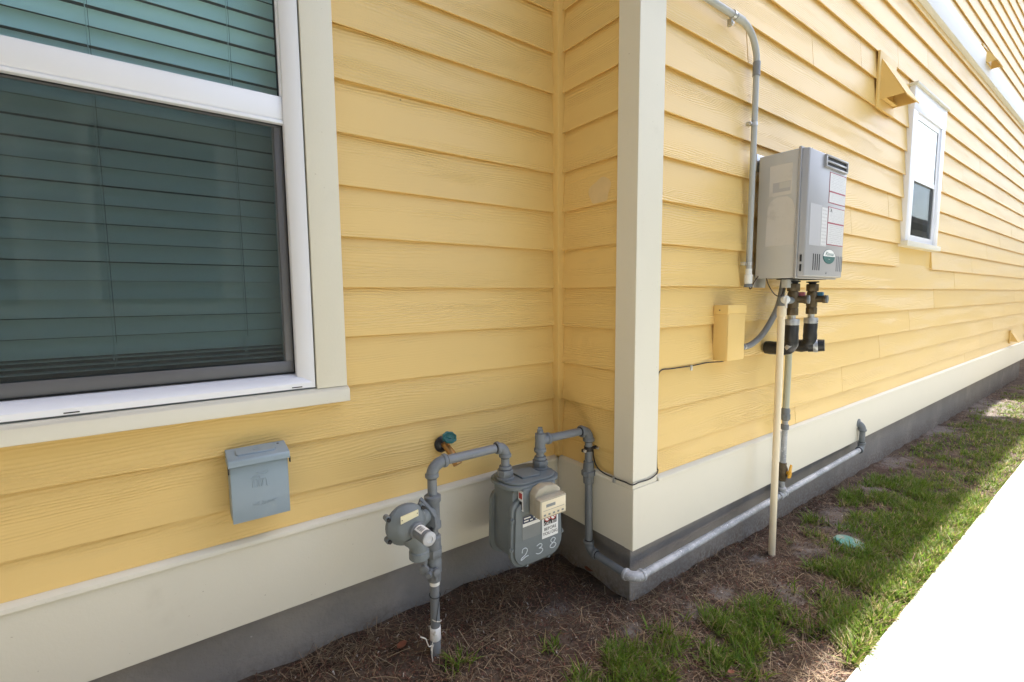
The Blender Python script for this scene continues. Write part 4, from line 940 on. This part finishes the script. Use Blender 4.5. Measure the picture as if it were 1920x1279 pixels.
def insul(x, label):
    t = thing('insulated_pipe', (x, VY, 0), label, 'pipe')
    z1, z0 = .188, .034
    rr = lambda n, r: [r*(1+.035*math.sin(i*2.3)+.02*random.uniform(-1, 1)) for i in range(n)]
    p = [Vector((x+.002*math.sin(i), VY, z1-(z1-z0-.03)*i/8)) for i in range(9)]
    part('insulation', MB().tube(p, rr(9, .0335), 18), 'black_rubber', t)
    p = arc((x, VY, z0), (x, VY, z0+.035), (x, VY+.035, z0), 6) + [Vector((x, VY+.035+(abs(CY-VY)-.045)*i/4, z0)) for i in range(1, 5)]
    part('insulation', MB().tube(p, rr(len(p), .0345), 18), 'black_rubber', t)
    m = MB(); tape(m, (x, VY, .175), (0, 0, 1), .0345, .03); part('tape', m, 'tape_silver', t)
    m = MB().prism([(-.026, -.03), (.028, -.02), (.030, .012), (.010, .004), (-.024, -.004)], 'z', 0, .001)
    return t
i1 = insul(v1x, 'black foam-insulated hot pipe elbowing into the wall behind the cream drain pipe')
i2 = insul(v2x, 'black foam-insulated pipe farther along with a capped stub pointing outward')
part('stub', MB().tube([(v2x, VY+.01, .036), (v2x+.02, VY-.03, .040), (v2x+.03, VY-.062, .042)], [.034, .034, .031], 18), 'black_rubber', i2)
m = MB(); tape(m, (v2x+.016, VY-.022, .038), (.4, -1, .1), .0362, .022); part('tape', m, 'tape_silver', i2)
m = MB(); tape(m, (v1x, VY+.004, .046), (0, .7, .7), .0362, .020); part('tape', m, 'tape_silver', i1)
# relief valve feeding the drain pipe
DX, DY = .950, -.600
rv = thing('relief_valve', (DX, DY, .26), 'small grey relief valve with white lever on top of the cream drain pipe', 'valve')
m = MB().tube([(v1x-.01, VY, .286), (DX+.0, DY, .286)], .0175, 14); hexnut(m, (DX+.045, DY, .286), (1, 0, 0), .022, .018); m.lathe((DX, DY, .286), (0, 0, -1), [(-.022, .019), (.018, .020), (.034, .0175)], 14)
part('body', m, 'fitting_grey', rv)
part('cap', MB().lathe((DX-.004, DY-.012, .290), (-.5, -.86, .1), [(0, .020), (.014, .021), (.020, .017), (.022, .008)], 16), 'plastic_white', rv)
part('lever', MB().box((DX-.026, DY-.034, .250), (DX-.018, DY-.024, .300), .002), 'plastic_white', rv)
# cream drain pipe
dr = thing('drain_pipe', (DX, DY, -1.05), 'tall cream plastic drain pipe standing in the soil below the heater', 'pipe')
part('pipe', MB().tube([(.962, -.600, -1.12), (.956, -.600, -.5), (DX, DY, .235)], .0165, 20), 'pvc_cream', dr)
part('socket', MB().lathe((DX, DY, .238), (0, 0, 1), [(-.030, .0195), (-.026, .0215), (.008, .0215), (.012, .0200), (.022, .0190)], 18), 'pvc_fitting', dr)

# ================================================================ vent hoods
def vent(x0, z0, w, h, dep, label, dirtmark=False):
    t = thing('vent_hood', (x0+w/2, CY, z0), label, 'vent', 'vent hoods on the long wall')
    yf = CY-.012
    part('back_plate', MB().box((x0, CY+.004, z0), (x0+w, yf, z0+h), .003), 'trim_yellow', t)
    a, b, za, zb_ = x0+.035*w/.34, x0+w-.035*w/.34, z0+.055*h/.37, z0+h-.05*h/.37; d = dep
    m = MB(); th = .004
    for xs in (a, b):   # side cheeks
        s = th if xs == a else -th
        m.add([(xs, yf, za), (xs, yf-d, za), (xs, yf, zb_), (xs+s, yf, za), (xs+s, yf-d, za), (xs+s, yf, zb_)], [(0, 1, 2), (5, 4, 3), (0, 3, 4, 1), (1, 4, 5, 2), (2, 5, 3, 0)])
    # sloping front with a small lip
    m.add([(a-.002, yf, zb_+.004), (b+.002, yf, zb_+.004), (b+.002, yf-d-.014, za-.010), (a-.002, yf-d-.014, za-.010), (a-.002, yf, zb_-.002), (b+.002, yf, zb_-.002), (b+.002, yf-d-.010, za-.014), (a-.002, yf-d-.010, za-.014)],
          [(0, 3, 2, 1), (4, 5, 6, 7), (0, 1, 5, 4), (1, 2, 6, 5), (2, 3, 7, 6), (3, 0, 4, 7)])
    part('hood', m, 'trim_yellow', t)
    part('damper', MB().box((a+.012, yf-.001, za+.012), (b-.012, yf-.006, za+.5*h), .001), 'trim_yellow', t)
    part('duct_lip', MB().box((a+.02, yf-.0065, za+.004), (b-.02, yf-.03, za+.012)), 'trim_yellow', t)
    return t
vent(2.478, 1.590, .340, .372, .135, 'large yellow vent hood high on the long wall left of the narrow window')
vent(5.30, 2.610, .31, .225, .10, 'yellow vent hood up across the white band board')
vent(8.30, -.42, .22, .19, .07, 'small yellow vent hood low at the far end by the skirt board')

# green lid in the soil
ld = thing('irrigation_lid', (1.425, -.795, -1.05), 'round teal plastic irrigation lid half buried in the sandy soil', 'lid')
zl = float(hgt(1.425, -.795))+.010
dn = Vector((.05, -.10, 1))
part('cover', MB().lathe((1.425, -.800, zl), dn, [(-.03, .072), (.006, .072), (.009, .069), (.010, .020), (.012, .018)], 32), 'lid_teal', ld)
part('rim', MB().lathe((1.425, -.800, zl-.006), dn, [(-.03, .078), (.004, .078)], 32), 'lid_teal', ld)

# dead leaves
def leaf(x, y, s, rot, label):
    z = float(hgt(x, y))+.020; m = MB(); n = 9; L = []
    for i in range(n):
        t = i/(n-1); w = s*.34*math.sin(math.pi*min(1, t*.94+.04))**.8; L.append((t*s, w, .25*s*(t-.5)**2))
    vs = []
    for sgn in (-1, 0, 1):
        for t, w, h in L:
            px, py = t-s/2, sgn*w; pz = h + (.15*s*abs(sgn))*(w/s)*1.6
            vs.append((x+px*math.cos(rot)-py*math.sin(rot), y+px*math.sin(rot)+py*math.cos(rot), z+pz))
    fs = [(k*n+i, k*n+i+1, (k+1)*n+i+1, (k+1)*n+i) for k in (0, 1) for i in range(n-1)]
    m.add(vs, fs, True)
    o = bpy.data.objects.new('dead_leaf', m.mesh('dead_leaf', (0, 0, 0), 'leaf_brown')); COL.objects.link(o)
    o['label'] = label; o['category'] = 'leaf'; o['group'] = 'dead leaves on the soil'
leaf(-.90, -.15, .046, .5, 'reddish dead leaf lying left of the gas riser base')
leaf(.035, -.19, .060, 1.9, 'reddish dead leaf in the dark corner below the meter')
leaf(.02, -.90, .026, 2.6, 'small dead leaf in the grass nearest the bottom edge')
leaf(-.19, -.70, .028, .2, 'small dead leaf among the grass below the foundation corner')

# ================================================================ grass, dry thatch and litter
def blades(n, px, py, length, width, lean, curl, tint, name, mat, kind_lift=0.0, flat=False, yaw=None):
    N = len(px); yaw = RNG.uniform(0, 2*np.pi, N) if yaw is None else yaw
    base = np.stack([px, py, hgt(px, py) + kind_lift], -1)
    d = np.stack([np.cos(yaw), np.sin(yaw), np.zeros(N)], -1); s = np.stack([-np.sin(yaw), np.cos(yaw), np.zeros(N)], -1)
    segs = n; V = []
    for i in range(segs+1):
        t = i/segs
        th = lean + curl*t                                   # angle from vertical
        if i == 0: pos = base.copy()
        else:
            tm = (i-.5)/segs; tha = lean + curl*tm
            pos = pos + (d*np.sin(tha)[:, None] + np.array([0, 0, 1.0])*np.cos(tha)[:, None])*(length/segs)[:, None]
        w = width*(1.0 if flat else (1-t**1.6)*0.92+.08)*(.75 if i == 0 else 1)
        V.append(pos - s*(w/2)[:, None]); V.append(pos + s*(w/2)[:, None])
    V = np.stack(V, 1); nv = V.shape[1]
    off = (np.arange(N)*nv)[:, None, None]
    q = np.array([[2*i, 2*i+1, 2*i+3, 2*i+2] for i in range(segs)])[None] + off
    tc = np.repeat(np.concatenate([tint, np.ones((N, 1))], 1)[:, None, :], nv, 1)
    o = fast_mesh(name, V.reshape(-1, 3), [q.reshape(-1, 4)], mat, {'tint': ('FLOAT_COLOR', tc.reshape(-1, 4))}, True)
    o['kind'] = 'stuff'; return o
def vnoise(x, y, s, seed):
    return np.array([mnoise.noise((a*s+seed, b*s-seed, seed*.37)) for a, b in zip(x, y)])
def front_edge(x):   # nearest the wall that anything can grow
    return np.where(x < 0.05, 0.02, CY+.03)
def in_bounds(x, y): return (y > WALK_Y+.002) & (y < front_edge(x)) & ~((x > -.02) & (y > CY+.03))
# candidate clumps
def grass_density(x, y):
    s = WALK_Y - y                                  # negative distance from the walk
    d = -s
    strip = np.clip(1.9 - d/.21, 0, 1.6)*np.clip((x-.25)/.45, 0, 1)
    mid = np.clip((x-.9)/1.0, 0, 1)*np.clip(1.1-(d-.28)/.38, 0, 1)*.92
    near = np.exp(-((x+.22)/.26)**2 - ((y+.70)/.09)**2)*.80 + np.exp(-((x-.36)/.17)**2 - ((y+.82)/.10)**2)*.90 + np.exp(-((x-.02)/.22)**2 - ((y+.90)/.09)**2)*.80
    near += np.exp(-((x+.55)/.12)**2 - ((y+.46)/.05)**2)*.35 + np.exp(-((x-1.55)/.09)**2 - ((y+.58)/.06)**2)*.5 + np.exp(-((x+.78)/.03)**2 - ((y+.35)/.02)**2)*.7
    near += np.exp(-((x-1.25)/.14)**2 - ((y+.885)/.06)**2)*.6 + np.exp(-((x-.95)/.10)**2 - ((y+.78)/.05)**2)*.35
    far = np.clip((x-1.8)/1.0, 0, 1)*np.clip(1-(d-.30)/.42, 0, 1)*.55
    bare = np.exp(-((x-.42)/.14)**2 - ((y+1.05)/.09)**2)*.8
    return np.maximum(np.maximum(strip, mid), np.maximum(near, far)) - bare
NC = 44000
cx = RNG.uniform(-1.3, 8.6, NC)**1.0; cx = np.where(RNG.random(NC) < .62, RNG.uniform(-1.2, 2.8, NC), cx); cyy = RNG.uniform(WALK_Y, -.05, NC)
dn_ = grass_density(cx, cyy)
nz = vnoise(cx, cyy, 6.0, 3.1)*.75 + vnoise(cx, cyy, 17.0, 9.7)*.45
keep = in_bounds(cx, cyy) & (RNG.random(NC) < np.clip(dn_*1.0 + nz*2.0*np.clip(dn_*4, 0, 1) - .22, 0, 1)*(1-.6*sand_at(cx, cyy)))
cx, cyy = cx[keep], cyy[keep]
nb_ = RNG.integers(3, 8, len(cx)); bxp = np.repeat(cx, nb_) + RNG.normal(0, .011, nb_.sum()); byp = np.repeat(cyy, nb_) + RNG.normal(0, .011, nb_.sum())
ok = in_bounds(bxp, byp); bxp, byp = bxp[ok], byp[ok]; N = len(bxp)
hue = np.repeat(RNG.random(len(cx)), nb_)[ok]; val = RNG.uniform(.6, 1.35, N)
green = np.stack([.105+.095*hue, .205+.055*hue, .022+.016*hue], -1)*val[:, None]
dry = RNG.random(N) < np.where(byp < -.93, .34, .22); green[dry] = np.stack([.38+.1*hue, .31+.07*hue, .14+.05*hue], -1)[dry]*val[dry][:, None]*.9
# blades along the walk lean out over its edge
yw = RNG.uniform(0, 2*np.pi, N); ed = (byp < WALK_Y+.03) & (RNG.random(N) < .55); yw[ed] = -np.pi/2 + RNG.normal(0, .7, ed.sum())
Lg = RNG.uniform(.024, .078, N)*np.where(dry, .8, 1.0)*np.clip(1.1-.05*bxp, .7, 1.15)
blades(3, bxp, byp, Lg, RNG.uniform(.0034, .0075, N), RNG.uniform(.1, 1.0, N), RNG.uniform(.2, 1.15, N), green, 'grass', 'grass_blade', -.003, False, yw)['label'] = 'patchy green coarse grass between house and sidewalk'
# dry straw lying flat
NS = 62000
sx_ = np.where(RNG.random(NS) < .72, RNG.uniform(-1.9, 2.4, NS), RNG.uniform(2.2, 8.8, NS)); sy_ = RNG.uniform(WALK_Y, .02, NS)
nz = vnoise(sx_, sy_, 5.0, 21.3)
keep = in_bounds(sx_, sy_) & (RNG.random(NS) < np.clip(.66 + nz*1.1, .10, 1)*(1-.55*sand_at(sx_, sy_)))
sx_, sy_ = sx_[keep], sy_[keep]; N = len(sx_); v_ = RNG.uniform(.45, 1.35, N)[:, None]; hh = RNG.random(N)[:, None]
tint = (np.array([[.34, .265, .165]])*(1-hh) + np.array([[.19, .110, .070]])*hh)*v_
blades(3, sx_, sy_, np.where(RNG.random(N) < .6, RNG.uniform(.010, .040, N), RNG.uniform(.03, .095, N)), RNG.uniform(.0008, .0023, N), RNG.uniform(1.0, 1.52, N), RNG.uniform(-.1, .55, N), tint, 'dry_thatch', 'straw', .003, True)['label'] = 'loose dry straw thatch lying over the dark soil'
# small chips of bark and leaf mould
NL = 60000
lx = np.where(RNG.random(NL) < .78, RNG.uniform(-1.9, 2.2, NL), RNG.uniform(2.2, 8.0, NL)); ly = RNG.uniform(WALK_Y, .02, NL)
keep = in_bounds(lx, ly) & (RNG.random(NL) < (1-.4*sand_at(lx, ly))); lx, ly = lx[keep], ly[keep]; N = len(lx); v_ = RNG.uniform(.4, 1.5, N)[:, None]; hh = RNG.random(N)[:, None]
tint = (np.array([[.095, .055, .038]])*(1-hh) + np.array([[.16, .068, .045]])*hh)*v_
pale = RNG.random(N) < .05; tint[pale] = np.array([.34, .30, .26])*v_[pale]
blades(1, lx, ly, RNG.uniform(.004, .014, N), RNG.uniform(.002, .006, N), RNG.uniform(.7, 1.75, N), np.zeros(N), tint, 'leaf_litter', 'straw', .002, True)['label'] = 'crumbled brown bark chips and leaf litter on the soil'
# grass beyond the sidewalk (outside the picture, lights the walls)
lawn = MB().box((-14, -4.3, -1.3), (40, -2.431, -1.035)); m_, t_, b_ = newmat('lawn_far'); t_.put(b_.inputs['Base Color'], t_.mix(t_.noise(t_.coord(), 12, 5), (.05, .09, .02, 1), (.10, .14, .04, 1))); b_.inputs['Roughness'].default_value = .9
struct('lawn', lawn, 'lawn_far')

# ================================================================ neighbouring house across the walk (seen only as a reflection; placed and sized to block sky light)
nbh = thing('neighbour_house', (-4, -6, -1.05), 'grey neighbouring house across the walk, glimpsed only in window reflections, sized to block sky light', 'house')
NY = -3.5
part('wall', MB().box((-14, NY-5, -1.3), (-.2, NY, 5.4)), 'neighbour_wall', nbh)
part('roof', MB().prism([(NY+.4, 5.4), (NY+.4, 5.55), (NY-2.5, 7.1), (NY-5.4, 5.55), (NY-5.4, 5.4)], 'x', -14.4, .2), 'roof_shingle', nbh)
for x in (-6.4, -3.4, -2.0):
    w = part('window', MB().box((x-.08, NY-.02, .2), (x, NY+.03, 1.9)).box((x+.9, NY-.02, .2), (x+.98, NY+.03, 1.9)).box((x, NY-.02, 1.8), (x+.9, NY+.03, 1.9)).box((x, NY-.02, .2), (x+.9, NY+.03, .28)), 'soffit_white', nbh)
    part('pane', MB().box((x, NY-.01, .28), (x+.9, NY+.004, 1.8)), 'dark_slot', w)
for x in (-14, -.35): part('corner_board', MB().box((x, NY-.02, -1.0), (x+.15, NY+.03, 5.4)), 'soffit_white', nbh)
# unseen low house added farther along the walk to dim the long wall's far part
nb2 = thing('sky_block_cottage', (8.5, -6, -1.05), 'unseen low grey cottage added across the walk to dim the far wall', 'house')
part('wall', MB().box((5.2, NY-5, -1.3), (26, NY-.3, 2.3)), 'neighbour_wall', nb2)
part('roof', MB().prism([(NY+.1, 2.3), (NY+.1, 2.45), (NY-2.6, 3.7), (NY-5.4, 2.45), (NY-5.4, 2.3)], 'x', 4.9, 26.3), 'roof_shingle', nb2)
for x in (6.2, 9.4, 13.5, 18, 22):
    w = part('window', MB().box((x-.08, NY-.32, .2), (x, NY-.27, 1.7)).box((x+.9, NY-.32, .2), (x+.98, NY-.27, 1.7)).box((x, NY-.32, 1.6), (x+.9, NY-.27, 1.7)).box((x, NY-.32, .2), (x+.9, NY-.27, .28)), 'soffit_white', nb2)
    part('pane', MB().box((x, NY-.31, .28), (x+.9, NY-.296, 1.6)), 'dark_slot', w)
